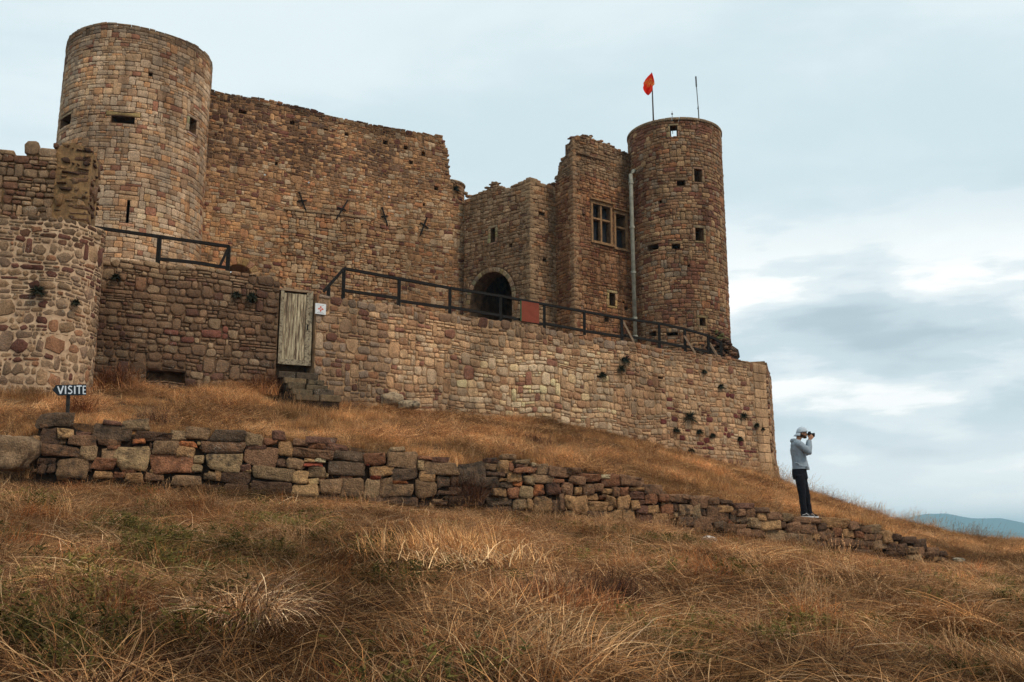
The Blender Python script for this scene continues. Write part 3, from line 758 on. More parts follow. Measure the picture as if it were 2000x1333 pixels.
# ------------------------------------------------------------------ gatehouse
def rocks(mz_or_parent, name, pts, mat, g, parent=None):
    pass
def rock_mesh(g, r, sq=(1, 1, 1), sub=2, rough=.3, flat=.0):
    bm = bmesh.new(); bmesh.ops.create_icosphere(bm, subdivisions=sub, radius=1.0); off = Vector((g.uniform(0, 99), g.uniform(0, 99), g.uniform(0, 99)))
    V = []
    for v in bm.verts:
        p = v.co.copy(); n = mnoise.noise(p * 1.1 + off) * rough * 1.4 + mnoise.noise(p * 2.8 + off) * rough * .6
        # squared-off blocky shape
        m = max(abs(p.x), abs(p.y), abs(p.z)); p = p * (1 - flat) + (p / m) * flat * .8
        p = p * (1 + n); V.append((p.x * r * sq[0], p.y * r * sq[1], p.z * r * sq[2]))
    Fc = [tuple(v.index for v in f.verts) for f in bm.faces]; bm.free(); return np.array(V), Fc
def put_rock(g, name, loc, r, sq, mat, col, parent=None, sub=2, rough=.3, flat=.3, rz=None):
    V, Fc = rock_mesh(g, r, sq, sub, rough, flat); a = g.uniform(0, 6.28) if rz is None else rz; c, s = math.cos(a), math.sin(a)
    V = V @ np.array([[c, s, 0], [-s, c, 0], [0, 0, 1]]) + np.array(loc)
    return mesh_obj(name, V, Fc, mat, parent, np.tile(col, (len(V), 1)), True)
def gatehouse():
    m = Masonry('gatehouse', 'ruined square gatehouse with a dark round-arched doorway in the middle of the castle', 'building', (0.2, 34.6, 5.0), mort=M_MORT_DK, seed=25)
    m.hidden = lambda x, y: y > 640 or x < 905
    tL = uv_prof(S_GL, [(905, 392), (915, 386), (930, 380), (945, 374), (952, 369), (957, 356), (966, 351), (975, 357), (984, 366), (995, 366), (1000, 362), (1020, 354), (1035, 349)])
    tR = uv_prof(S_GR, [(1035, 349), (1050, 354), (1068, 361), (1080, 366), (1095, 372)])
    ua, _ = S_GL.px(917, 600); ub, _ = S_GL.px(1000, 600)
    vt = S_GL.px(962, 531)[1]; arch = arch_op(ua, ub, 5.3, vt - (ub - ua) * .55, vt)
    slit = op_px(S_GL, 958, 446, 967, 474); hole = op_px(S_GR, 1060, 505, 1067, 513); h2 = op_px(S_GL, 994, 477, 1000, 484); h3 = op_px(S_GR, 1052, 414, 1064, 421)
    opsL = [arch, slit, h2]; opsR = [hole, h3]
    voussoirs(m, S_GL, arch, 19, .17, [lin((126, 109, 86), KST), lin((112, 94, 73), KST)], .012)
    dress(m, S_GL, slit, lin((124, 106, 82), KST), .1, .1)
    m.strips(S_GL, list(np.linspace(0, S_GL.len, 16)), lambda u: 4.2, lambda u: tL(u) - .14, opsL, -.017, .7)
    m.strips(S_GR, list(np.linspace(0, S_GR.len, 8)), lambda u: 4.2, lambda u: tR(u) - .06, opsR, -.017, .7)
    # closing rear walls and roof slab: a real room behind the arch
    m.core.hexa([(-1.55, 35.75, 4.2), (0.0, 38.2, 4.2), (-.6, 38.6, 4.2), (-2.0, 36.6, 4.2), (-1.55, 35.75, 12.0), (0.0, 38.2, 12.0), (-.6, 38.6, 12.0), (-2.0, 36.6, 12.0)])
    m.core.hexa([(-.4, 38.0, 4.2), (3.0, 36.2, 4.2), (3.3, 36.8, 4.2), (0, 38.6, 4.2), (-.4, 38.0, 12.0), (3.0, 36.2, 12.0), (3.3, 36.8, 12.0), (0, 38.6, 12.0)])
    m.core.hexa([(-1.5, 35.85, 11.7), (.64, 34.3, 11.7), (2.6, 36.2, 11.7), (-.3, 38.3, 11.7), (-1.5, 35.85, 11.9), (.64, 34.3, 11.9), (2.6, 36.2, 11.9), (-.3, 38.3, 11.9)])
    def colf(g, u, v, dk=1.0):
        c = P_GATE(g); k = dk * (.96 + .26 * nz(u, v, .6, 6.0)); return shade(c, k, g)
    # passage side wall inside the arch, coursed
    SI = Surf([(S_GL.pt(ub - .02, 0).x + 1.0, S_GL.pt(ub, 0).y + 1.35), (S_GL.pt(ub, 0).x + .25, S_GL.pt(ub, 0).y + .45)])
    kw = dict(h=.138, hv=.32, wr=(.8, 2.2), gap=.012, cut=.18, jit=.1, e=(-.008, .014), bulge=(.008, .02), depth=.12, warp=.05)
    m.fill(S_GL, -0.05, S_GL.len + .02, 5.6, 13.6, tL, None, opsL, colf=lambda g, u, v: colf(g, u, v, .95), **kw)
    m.fill(S_GR, -.02, S_GR.len, 5.6, 13.6, tR, None, opsR, colf=colf, **kw)
    # alternating corner stones
    v = 5.8; k = 0
    while v < 12.75:
        hh = m.g.uniform(.13, .20); a, b = (.30, .17) if k % 2 else (.17, .30); g = m.g; a *= g.uniform(.8, 1.3); b *= g.uniform(.8, 1.3)
        for S, r in ((S_GL, (S_GL.len - a, S_GL.len + .03)), (S_GR, (-.03, b))):
            ol = outline_rect(g, r[0], r[1], v, v + hh, .014, .08, .04); m.add_stone(S, ol, g.uniform(.004, .018), .012, .15, shade(lin((124, 106, 82), KST), 1, g, .18))
        v += hh; k += 1
    m.finish()
    # loose rubble on the broken wall head
    g = random.Random(5); heap = empty('rubble_heap', S_GL.pt(S_GL.px(966, 375)[0], 12.4, -.3), 'small peak of loose rubble on top of the gatehouse wall above the arch', 'rubble')
    prof = interp([(925, 378), (935, 374), (945, 372), (953, 362), (958, 350), (966, 348), (974, 354), (982, 364), (992, 372), (1000, 364)])
    for i in range(95):
        x = g.uniform(918, 1000) if i > 40 else g.uniform(950, 984); yt = prof(x) + g.uniform(2, 8); y = g.uniform(yt, 386)
        u, v = S_GL.px(x, y, -.2); dep = g.uniform(-.5, -.05)
        put_rock(g, 'stone', S_GL.pt(u, v, dep), g.uniform(.05, .10), (g.uniform(.9, 1.7), g.uniform(.8, 1.2), g.uniform(.35, .7)), M_STONE, shade(P_GATE(g), .8, g), heap, 1, .25, .3)
    g = random.Random(6)
    for x, y in [(1073, 362), (1080, 360), (1086, 366), (1078, 366), (909, 378), (914, 384)]:
        S = S_GR if x > 1000 else S_GL; u, v = S.px(x, y, -.2); put_rock(g, 'stone', S.pt(u, v, -.2), .11, (1.2, 1, .7), M_STONE, shade(P_GATE(g), .85, g), heap, 1, .25, .3)
gatehouse()

# ------------------------------------------------------------------ ruined wing with mullioned windows
def wing():
    m = Masonry('ruined_wing', 'ruined house wing with two stone-framed mullioned windows beside the slender tower', 'building', (3.2, 35.0, 5.0), mort=M_MORT_DK, seed=26)
    m.hidden = lambda x, y: y > 670 or x > 1232
    SL, SR = S_WL, S_WR
    tL = uv_prof(SL, [(1088, 345), (1090, 326), (1094, 320), (1097, 308), (1108, 308), (1110, 285), (1113, 276), (1118, 272), (1124, 268)])
    tR = uv_prof(SR, [(1117, 272), (1124, 266), (1135, 265), (1150, 266), (1163, 270), (1178, 275), (1192, 283), (1200, 288), (1212, 294), (1222, 300), (1240, 306)])
    w1 = op_px(SR, 1158, 402, 1192, 474); w2 = op_px(SR, 1203, 420, 1222, 486); w3 = op_px(SR, 1190, 573, 1202, 598)
    hs = [op_px(SR, x - a, y - b, x + a, y + b) for x, y, a, b in [(1185, 625, 4, 4.5), (1223, 604, 3, 3), (1140, 420, 2, 2.5), (1218, 592, 2, 2)]]
    # vertical extents follow the receding wall, so sample each window at its own middle
    ops = [w1, w2, w3] + hs
    for w in (w1, w2, w3): w['boxes'] = [(w['r'][0] - .10, w['r'][1] + .10, w['r'][2] - .10, w['r'][3] + .14)] if w is not w3 else w['boxes']
    SC = lin((146, 120, 88), KST)
    dress(m, SR, w3, SC, .1, .1)
    m.strips(SL, list(np.linspace(0, SL.len - .03, 7)), lambda u: 4.2, lambda u: tL(u) - .1, [], -.017, .36)
    m.strips(SR, list(np.linspace(.27, SR.len, 22)), lambda u: 4.2, lambda u: tR(u) - .1, ops, -.017, .75)
    m.core.hexa([(2.9, 36.9, 4.2), (5.6, 38.3, 4.2), (5.3, 38.8, 4.2), (2.4, 37.3, 4.2), (2.9, 36.9, 12.8), (5.6, 38.3, 12.8), (5.3, 38.8, 12.8), (2.4, 37.3, 12.8)])
    m.core.hexa([(2.0, 34.8, 4.2), (3.2, 37.3, 4.2), (2.7, 37.5, 4.2), (1.6, 35.0, 4.2), (2.0, 34.8, 12.8), (3.2, 37.3, 12.8), (2.7, 37.5, 12.8), (1.6, 35.0, 12.8)])
    m.core.hexa([(2.0, 34.5, 12.5), (5.4, 36.6, 12.5), (5.4, 38.5, 12.5), (2.4, 37.5, 12.5), (2.0, 34.5, 12.7), (5.4, 36.6, 12.7), (5.4, 38.5, 12.7), (2.4, 37.5, 12.7)])  # unseen roof slab added over the open ruin to keep its rooms dark
    def colf(g, u, v):
        c = P_WING(g); k = .96 + .26 * nz(u, v, .6, 8.0)
        if v > 12.9: c = P_GATE(g); k *= .82
        return shade(c, k, g)
    kw = dict(h=lambda v: .118 if v > 11 else .14, hv=.35, wr=(.8, 2.2), gap=.013, cut=.22, jit=.13, e=(-.01, .016), bulge=(.008, .024), depth=.13, warp=.07, colf=colf, ragged=.03)
    m.fill(SL, -.05, SL.len + .02, 5.6, 14.7, tL, None, [], **kw)
    m.fill(SR, -.02, SR.len - .1, 5.6, 14.7, tR, None, ops, **kw)
    g = m.g; v = 5.8; k = 0
    while v < 13.6:
        hh = g.uniform(.13, .20); a, b = (.30, .17) if k % 2 else (.17, .30); a *= g.uniform(.8, 1.3); b *= g.uniform(.8, 1.3)
        for S, r in ((SL, (SL.len - a, SL.len + .03)), (SR, (-.03, b))):
            ol = outline_rect(g, r[0], r[1], v, v + hh, .014, .08, .05); m.add_stone(S, ol, g.uniform(.004, .02), .012, .15, shade(lin((120, 98, 74), KST), 1, g, .18))
        v += hh; k += 1
    # string course under the broken top
    for k in range(5):
        u0 = .15 + k * .27; vv = SR.px(1140, 303)[1]
        ol = outline_rect(g, u0, u0 + .26, vv - .04, vv + .04, .01, .1, .05); m.add_stone(SR, ol, .08, .01, .2, shade(lin((96, 78, 60), KST), 1, g))
    FR = plain_noise('dressed_sandstone', lin((84, 64, 46), 1.5), lin((138, 106, 74), 1.5), 9.0, .03)
    GL = plain_noise('dusty_dark_glass', (.012, .013, .016), (.03, .03, .034), 3.0, 0, .35)
    def sbox(mb, S, u0, u1, v0, v1, d0, d1):
        U = [u0, u1, u1, u0] * 2; V = [v0] * 4 + [v1] * 4; Dd = [d1, d1, d0, d0] * 2; mb.hexa(S.pos(U, V, Dd).tolist())
    for w, cross in ((w1, True), (w2, True)):
        u0, u1, v0, v1 = w['r']; mb = MB()
        sbox(mb, SR, u0 - .09, u0 - .001, v0, v1, -.3, .022); sbox(mb, SR, u1 + .001, u1 + .09, v0, v1, -.3, .022)
        sbox(mb, SR, u0 - .11, u1 + .11, v1 + .001, v1 + .12, -.3, .03); sbox(mb, SR, u0 - .13, u1 + .13, v0 - .09, v0 - .001, -.3, .07)
        sbox(mb, SR, u0 - .16, u1 + .16, v1 + .122, v1 + .175, -.2, .11)
        fr = mb.build('window', FR, m.root)
        mb = MB(); uc = (u0 + u1) / 2; vc = v0 + (v1 - v0) * .62
        if w is w1: sbox(mb, SR, uc - .036, uc + .036, v0, vc - .034, -.16, -.02); sbox(mb, SR, uc - .036, uc + .036, vc + .034, v1, -.16, -.02)
        sbox(mb, SR, u0, u1, vc - .032, vc + .032, -.16, -.018); mb.build('mullion', FR, fr)
        cells = [(u0, uc - .05), (uc + .05, u1)] if w is w1 else [(u0, u1)]
        for a, b in cells:
            mb = MB(); sbox(mb, SR, a + .005, b - .005, v0 + .005, vc - .045, -.24, -.22); mb.build('pane', GL, fr)
            if w is w1:
                mb = MB(); sbox(mb, SR, a + .005, b - .005, vc + .045, v1 - .005, -.24, -.22); mb.build('pane', GL, fr)
    m.finish()
    g = random.Random(8); heap = empty('rubble_heap', SR.pt(.5, 14.2, -.4), 'ragged loose stones along the broken top of the ruined wing', 'rubble')
    for i in range(110):
        if i < 70: x = g.uniform(1118, 1226); S = SR; t = tR; 
        else: x = g.uniform(1089, 1122); S = SL; t = tL
        u, _ = S.px(x, 290, -.15); v = t(u) + g.uniform(-.12, .05)
        put_rock(g, 'stone', S.pt(u, v, g.uniform(-.5, -.02)), g.uniform(.06, .11), (g.uniform(.9, 1.5), g.uniform(.8, 1.2), g.uniform(.4, .75)), M_STONE, shade(P_DARK(g), 1.15, g), heap, 1, .25, .3)
wing()

# ------------------------------------------------------------------ retaining wall of the terrace
RET_TOP = [(612, 574), (640, 578), (700, 585), (780, 596), (860, 607), (940, 618), (1000, 628), (1060, 640), (1140, 655), (1220, 667), (1290, 678), (1360, 690), (1430, 697), (1440, 702), (1480, 707), (1493, 711), (1500, 711)]
def ground_v(S, d=.1): 
    def f(u):
        p = S.pt(u, 3.5, d); return float(height([p.x], [p.y], False)[0])
    return f
def retaining():
    m = Masonry('retaining_wall', 'long pale retaining wall holding up the castle terrace, right of the plank door', 'wall', (2.0, 29.3, 2.5), mort=plain_noise('mortar_beige', lin((112, 84, 60)), lin((186, 150, 112)), 5.0, .03), seed=27)
    S = S_RET; top = uv_prof(S, RET_TOP); gv = ground_v(S)
    gvf = interp([(u, gv(u)) for u in np.linspace(0, S.len, 30)])
    us = list(np.linspace(0.0, S.len, 40))
    ops = []
    for x, y, w, h in [(1290, 738, 5, 2.6), (1170, 735, 5, 3), (1480, 838, 2.5, 2)]: ops.append(op_px(S, x - w, y - h, x + w, y + h))
    m.strips(S, us, lambda u: gvf(u) - .5, lambda u: top(u) - .05, ops, -.012, .6, levels=(1.1, 3.1, 5.9))
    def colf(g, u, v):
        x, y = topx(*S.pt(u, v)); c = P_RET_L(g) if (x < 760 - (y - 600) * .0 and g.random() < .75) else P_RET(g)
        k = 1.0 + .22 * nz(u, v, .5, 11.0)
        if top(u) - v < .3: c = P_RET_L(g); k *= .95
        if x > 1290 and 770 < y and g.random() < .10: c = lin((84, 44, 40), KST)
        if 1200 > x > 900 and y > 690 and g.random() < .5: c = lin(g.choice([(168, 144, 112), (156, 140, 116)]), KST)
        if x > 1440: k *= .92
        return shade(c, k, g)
    kw = dict(colf=colf)
    ux = S.px(1300, 800)[0]
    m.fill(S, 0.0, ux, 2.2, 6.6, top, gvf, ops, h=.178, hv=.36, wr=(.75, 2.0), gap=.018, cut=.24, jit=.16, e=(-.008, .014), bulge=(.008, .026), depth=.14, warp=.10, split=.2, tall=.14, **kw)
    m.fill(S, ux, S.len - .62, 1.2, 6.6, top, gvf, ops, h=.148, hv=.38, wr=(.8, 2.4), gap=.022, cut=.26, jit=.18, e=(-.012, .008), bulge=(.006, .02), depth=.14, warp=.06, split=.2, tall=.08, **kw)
    # dressed corner at the far right end, flaring at the foot
    g = m.g; v = gvf(S.len) - .3; k = 0
    while v < top(S.len) + .02:
        hh = min(g.uniform(.26, .36), max(.12, top(S.len) + .02 - v)); a = .62 if k % 2 else .34
        if v < top(S.len) - .05:
            ol = outline_rect(g, S.len - a, S.len + (.05 if v > 5.65 else 0.0), v, v + hh, .014, .05, .03); m.add_stone(S, ol, .02, .01, .8, shade(lin((146, 122, 94), KST), 1, g, .12), 0)
            if a < .6:
                ol = outline_rect(g, S.len - .62, S.len - a, v, v + hh, .016, .1, .05); m.add_stone(S, ol, .01, .012, .2, shade(lin((140, 118, 92), KST), 1, g, .15), 0)
        v += hh; k += 1
    # the return face round the corner
    e0 = S.pt(S.len, 0, -.03); SE = Surf([(8.85, 34.1), (9.9, 37.6)], batter=S.batter)
    m.strips(SE, list(np.linspace(0, SE.len, 5)), lambda u: -.5, lambda u: 6.2, [], -.05, .5, levels=(1.1, 3.1, 5.9))
    m.fill(SE, .02, SE.len, .5, 6.2, lambda u: 6.15, None, [], h=.2, colf=colf, gap=.02)
    m.finish()
retaining()

# ------------------------------------------------------------------ left terrace wall
def left_wall():
    m = Masonry('terrace_wall', 'dark brown terrace wall between the round bastion and the plank door', 'wall', (-7.6, 23.5, 3.5), mort=M_MORT_DK, seed=28)
    S = S_LW; top = uv_prof(S, [(190, 508), (215, 507), (260, 505), (300, 508), (350, 518), (400, 523), (450, 528), (500, 535), (540, 543), (549, 548), (560, 550)])
    gv = ground_v(S); gvf = interp([(u, gv(u)) for u in np.linspace(0, S.len, 12)])
    ops = [op_px(S, 486, 572, 498, 592), op_px(S, 222, 538, 232, 546)]
    gap = op_px(S, 285, 724, 362, 748); ops.append(gap)
    m.strips(S, list(np.linspace(0, S.len, 20)), lambda u: gvf(u) - .6, lambda u: top(u) - .06, ops, -.02, .5)
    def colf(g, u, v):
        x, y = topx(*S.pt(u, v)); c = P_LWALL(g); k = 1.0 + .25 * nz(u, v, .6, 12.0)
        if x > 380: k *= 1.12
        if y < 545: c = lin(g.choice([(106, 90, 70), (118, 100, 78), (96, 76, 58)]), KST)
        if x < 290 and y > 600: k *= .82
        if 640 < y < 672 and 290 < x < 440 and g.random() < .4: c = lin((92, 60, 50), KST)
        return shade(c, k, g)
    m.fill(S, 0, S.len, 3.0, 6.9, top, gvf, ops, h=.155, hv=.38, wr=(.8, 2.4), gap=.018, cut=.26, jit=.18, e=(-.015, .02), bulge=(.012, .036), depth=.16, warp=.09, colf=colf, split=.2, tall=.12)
    m.finish()
left_wall()

# ------------------------------------------------------------------ round bastion and the ruined wall on it, far left
arc = [(-10.05 + .9 * math.sin(R(a)), 21.3 - .9 * math.cos(R(a))) for a in range(12, 181, 12)]
S_BAS = Surf([(-13.6, 19.75)] + arc + [(-10.3, 23.5)])
S_UP = Surf([(-13.7, 20.15), (-9.44, 21.08)]); S_UPR = Surf([(-9.44, 21.08), (-9.72, 22.3)])
def bastion():
    m = Masonry('round_bastion', 'round-cornered bastion of rounded stones set in wide pale mortar, far left behind the VISITE sign', 'bastion', (-11.0, 20.8, 3.0), mort=M_MORT_LT, seed=29)
    S = S_BAS; m.hidden = lambda x, y: x > 212
    top = uv_prof(S, [(-60, 418), (0, 420), (60, 418), (100, 424), (150, 428), (180, 438), (203, 445)])
    ut = S.px(204, 600)[0]
    topf = lambda u: top(u) if u < ut + .05 else 6.75
    gv = ground_v(S); gvf = interp([(u, gv(u)) for u in np.linspace(0, S.len, 14)])
    m.strips(S, sorted(list(np.linspace(0, S.len, 24)) + list(S.u)), lambda u: gvf(u) - .5, lambda u: topf(u) - .05, [], -.006, .5)
    def colf(g, u, v):
        c = P_BAST(g); k = 1.0 + .18 * nz(u, v, .6, 14.0)
        if v > topf(u) - g.uniform(.2, .8): c = lin(g.choice([(104, 88, 70), (90, 76, 60), (116, 98, 76), (84, 62, 48)]), KST)
        return shade(c, k, g)
    m.fill(S, 0.0, S.len - .1, 3.0, 7.2, topf, gvf, [], h=.150, hv=.45, wr=(.8, 2.3), gap=.024, cut=.34, jit=.28, e=(-.012, .010), bulge=(.008, .028), depth=.12, warp=.12, colf=colf, split=.2, tall=.14)
    m.finish()
bastion()
def upper_wall():
    m = Masonry('ruined_wall', 'broken lichen-dark wall stub with a torn rubble end above the round bastion', 'wall', (-11.5, 20.9, 6.6), mort=plain_noise('bare_rubble_fill', lin((84, 64, 46)), lin((158, 124, 84)), 4.0, .08), seed=30)
    S = S_UP; top = uv_prof(S, [(-60, 292), (0, 291), (30, 297), (42, 297), (60, 288), (80, 285), (105, 286), (112, 276), (125, 270), (145, 268), (165, 276), (180, 284), (190, 290)])
    m.strips(S, list(np.linspace(0, S.len, 22)), lambda u: 6.2, lambda u: top(u) - .12, [], -.045, .9)
    m.hidden = lambda x, y: y > 440
    uc = S.px(108, 350)[0]
    def colf(g, u, v):
        return shade(g.choice([lin((104, 88, 70), KST), lin((90, 76, 60), KST), lin((116, 98, 76), KST), lin((84, 62, 48), KST)]), 1.0 + .2 * nz(u, v, .8, 2.2), g)
    m.fill(S, 0, uc, 6.4, 9.2, top, None, [], h=.165, hv=.35, wr=(.8, 2.0), gap=.02, cut=.24, jit=.2, e=(-.02, .02), bulge=(.012, .035), depth=.25, warp=.08, colf=colf, ragged=.03)
    # torn end: core stones jutting unevenly
    m.fill(S, uc, S.len, 6.4, 9.2, top, None, [], h=.15, hv=.5, wr=(.9, 2.4), gap=.06, cut=.4, jit=.35, e=(-.10, .0), bulge=(.03, .08), depth=.3, warp=.15, colf=lambda g, u, v: shade(g.choice([lin((92, 74, 56), KST), lin((110, 88, 62), KST), lin((66, 50, 40), KST)]), 1, g) , ragged=.05, extra=lambda u, v: None if rng.random() < .14 else 0.0)
    m.fill(S_UPR, 0, S_UPR.len, 6.4, 9.0, lambda u: 8.7, None, [], h=.15, hv=.5, wr=(.9, 2.4), gap=.05, cut=.4, jit=.3, e=(-.1, .04), bulge=(.03, .07), depth=.3, warp=.1, colf=lambda g, u, v: shade(P_DARK(g), 1, g))
    m.finish()
upper_wall()

# ------------------------------------------------------------------ dry-stone wall in the foreground, stone by stone
DK = (80, 63, 50); DL = (82, 69, 56); BR = (108, 84, 64); GB = (116, 95, 72); GY = (118, 100, 76); LG = (134, 115, 86); TN = (136, 108, 76); TL = (154, 126, 90); RU = (116, 82, 60); RD = (90, 66, 54); OR = (146, 94, 60); RE = (122, 64, 48); CR = (164, 144, 116)
DRY = {
 (60, 800, 6.667): [(95,40,580,215,DL),(90,255,375,490,DK),(355,245,555,380,TL),(480,330,870,470,BR),(885,375,1140,475,BR),(790,215,1310,415,DL),(1205,135,1545,275,GY),(1355,290,1820,405,DK),(1335,375,1490,440,OR),(110,465,610,610,BR),(630,485,890,655,GY),(910,480,1130,650,GB),(1110,435,1560,800,LG),(1575,430,1910,565,GB),(1550,590,2095,830,RU),(800,650,1090,800,RU),(330,640,770,860,GB),(80,640,300,720,DK),(80,720,200,830,DK),(820,810,1070,900,TN),(1080,810,1220,900,RU),(1230,830,1460,940,TN),(1470,835,1720,940,BR),(590,290,780,350,RD),(960,150,1190,215,RD),(210,700,330,830,DK),(1540,440,1580,580,DK),(640,640,790,790,DK)],
 (340, 820, 6.667): [(-40,150,155,270,GY),(160,120,470,270,GB),(480,140,905,290,DL),(910,185,1140,320,GY),(60,280,290,350,OR),(50,355,270,480,TN),(400,290,910,440,BR),(255,455,390,570,LG),(240,575,380,690,LG),(410,465,850,665,LG),(945,385,1350,610,BR),(940,330,1210,382,RD),(1365,310,1560,485,TN),(1560,255,1735,340,BR),(1740,225,2090,305,RD),(1770,310,1960,370,RU),(1580,380,2070,500,BR),(1345,490,1450,610,DK),(1455,500,1680,640,GB),(1690,510,1830,555,TL),(1840,505,1960,550,CR),(1700,560,1940,610,RE),(1745,600,1975,755,GY),(1000,615,1530,780,GY),(1540,690,1750,845,TL),(1755,765,1885,855,TL),(1560,860,1870,980,TL),(640,670,970,820,DK),(860,580,1000,660,RD),(525,640,620,800,TN),(400,700,555,790,GY),(0,740,350,870,GB),(300,280,350,330,TL),(1170,250,1350,320,RU),(1280,150,1440,260,RD),(640,840,960,960,DK),(980,800,1530,960,DK),(200,830,600,960,DK)],
 (620, 850, 6.667): [(120,115,400,215,RD),(0,110,105,185,RU),(225,205,600,335,DL),(125,340,620,560,DL),(625,225,890,375,RU),(900,215,1290,410,GB),(950,155,1145,208,GY),(1310,275,1490,320,RU),(1490,285,1710,370,RD),(1305,325,1390,455,LG),(1400,340,1810,505,GB),(670,405,990,540,TN),(1000,420,1310,600,DL),(1345,475,1520,600,TN),(695,530,820,590,RE),(20,570,320,770,GB),(335,570,600,795,GB),(615,600,810,790,GY),(820,560,970,790,GB),(980,600,1160,635,OR),(940,645,1225,790,GB),(1280,620,1555,820,GB),(1560,550,1730,680,DL),(1760,540,1880,650,DK),(1820,385,2170,640,DL),(1560,720,1840,780,DK),(1520,850,1700,900,DK),(105,500,145,555,LG),(20,790,600,900,DK),(620,800,1260,900,DK),(640,380,680,400,RE),(1760,660,2180,780,DK),(1720,790,2160,900,DK)],
 (900, 870, 6.667): [(340,170,475,230,RD),(305,240,460,320,GB),(480,175,615,345,TN),(545,110,710,180,GB),(625,225,700,330,RU),(705,180,900,240,GY),(710,245,830,285,RD),(695,290,970,365,RU),(925,230,985,280,CR),(985,250,1140,380,GB),(345,350,600,415,DK),(615,355,810,470,TN),(820,390,965,515,LG),(925,385,1190,490,GB),(1145,290,1400,425,BR),(1385,280,1555,385,BR),(1425,390,1635,505,BR),(1200,430,1340,495,RU),(300,420,500,550,DL),(510,435,600,465,TN),(510,475,690,560,DL),(695,470,800,535,OR),(620,545,775,700,RU),(785,530,955,690,LG),(960,510,1090,650,OR),(1125,500,1300,655,RD),(1315,480,1485,640,BR),(1490,530,1570,645,TN),(1580,495,1735,650,BR),(1735,510,1855,610,BR),(1570,370,1810,475,RU),(415,565,600,655,TN),(260,580,405,655,DK),(345,675,665,790,DL),(680,705,865,830,GY),(865,715,935,830,TN),(945,660,1190,860,TN),(1195,690,1290,860,DK),(1290,650,1355,820,BR),(1365,660,1650,870,TN),(1650,645,1790,710,TN),(1670,725,1910,850,TN),(1810,655,1895,700,RU),(1815,390,1950,440,CR),(1855,570,1970,635,TN),(680,850,940,960,DK),(280,800,660,920,DK),(1670,860,1900,960,DK)],
 (1180, 920, 6.667): [(-30,60,190,215,RU),(205,75,540,200,BR),(-10,235,100,310,TN),(105,230,200,330,BR),(205,225,325,335,RU),(345,215,515,265,TN),(345,270,520,370,RD),(520,185,745,305,BR),(535,310,705,450,RU),(710,300,840,400,RU),(845,310,1090,425,BR),(1020,315,1140,370,BR),(1130,350,1360,480,BR),(1365,350,1440,440,BR),(1440,340,1510,440,BR),(190,340,350,495,TN),(355,375,460,500,TN),(10,330,165,455,TN),(580,460,720,545,TN),(750,430,900,545,RU),(905,430,985,530,DK),(990,445,1150,580,GB),(1155,450,1260,610,GY),(920,545,970,605,GY),(1265,500,1340,590,DK),(630,550,845,640,TN),(975,600,1170,720,BR),(1190,600,1400,760,BR),(1355,460,1640,650,BR),(1480,440,1680,540,TN),(1645,590,1760,680,DL),(1765,590,1880,680,DL),(1690,490,1840,570,BR),(1850,490,1970,600,BR),(1700,425,1940,488,RD),(1885,620,2050,740,GY),(1540,380,1700,440,DK),(50,460,115,520,TN),(120,500,240,630,TN),(250,520,415,670,TN),(0,540,115,640,TN),(465,380,535,440,RD),(640,645,870,760,BR),(1450,660,1600,760,DL),(1605,690,1860,790,BR),(430,460,570,560,RD),(430,570,620,700,RD),(120,640,420,760,DK),(880,740,1180,860,BR)],
 (1440, 960, 4.762): [(0,160,75,225,BR),(80,160,165,245,BR),(165,150,290,198,DK),(195,202,285,270,TN),(290,190,425,265,BR),(428,210,520,275,GY),(525,235,770,300,BR),(772,250,1040,345,TN),(1042,275,1150,355,BR),(0,230,105,290,DL),(110,250,195,340,GY),(205,275,410,360,TL),(415,280,460,350,DK),(465,285,590,390,BR),(594,300,750,400,BR),(760,290,830,350,DK),(770,355,893,440,BR),(897,350,970,430,RU),(985,360,1100,430,TN),(1105,375,1190,430,RU),(1160,325,1250,385,BR),(1252,320,1350,392,GY),(1195,400,1350,460,BR),(1355,365,1450,475,TN),(1455,400,1530,460,DK),(1530,420,1665,490,DK),(1670,460,1770,560,DK),(270,370,455,490,GY),(460,400,710,490,GB),(705,400,762,445,TN),(840,440,955,520,BR),(965,440,1075,510,BR),(1080,450,1260,530,DK),(1270,465,1390,545,GB),(1395,480,1495,550,DK),(1595,520,1680,580,GB),(1680,525,1750,615,BR),(1590,590,1720,640,GY),(1770,520,1880,590,BR),(1755,560,1830,610,BR),(1835,570,1930,610,DK),(1890,560,1965,600,DK),(1500,490,1590,560,DK),(0,345,130,430,BR),(140,350,260,430,BR),(715,455,830,530,DK),(965,520,1080,580,DK),(1085,540,1260,590,DK),(1400,560,1580,600,DK)],
}
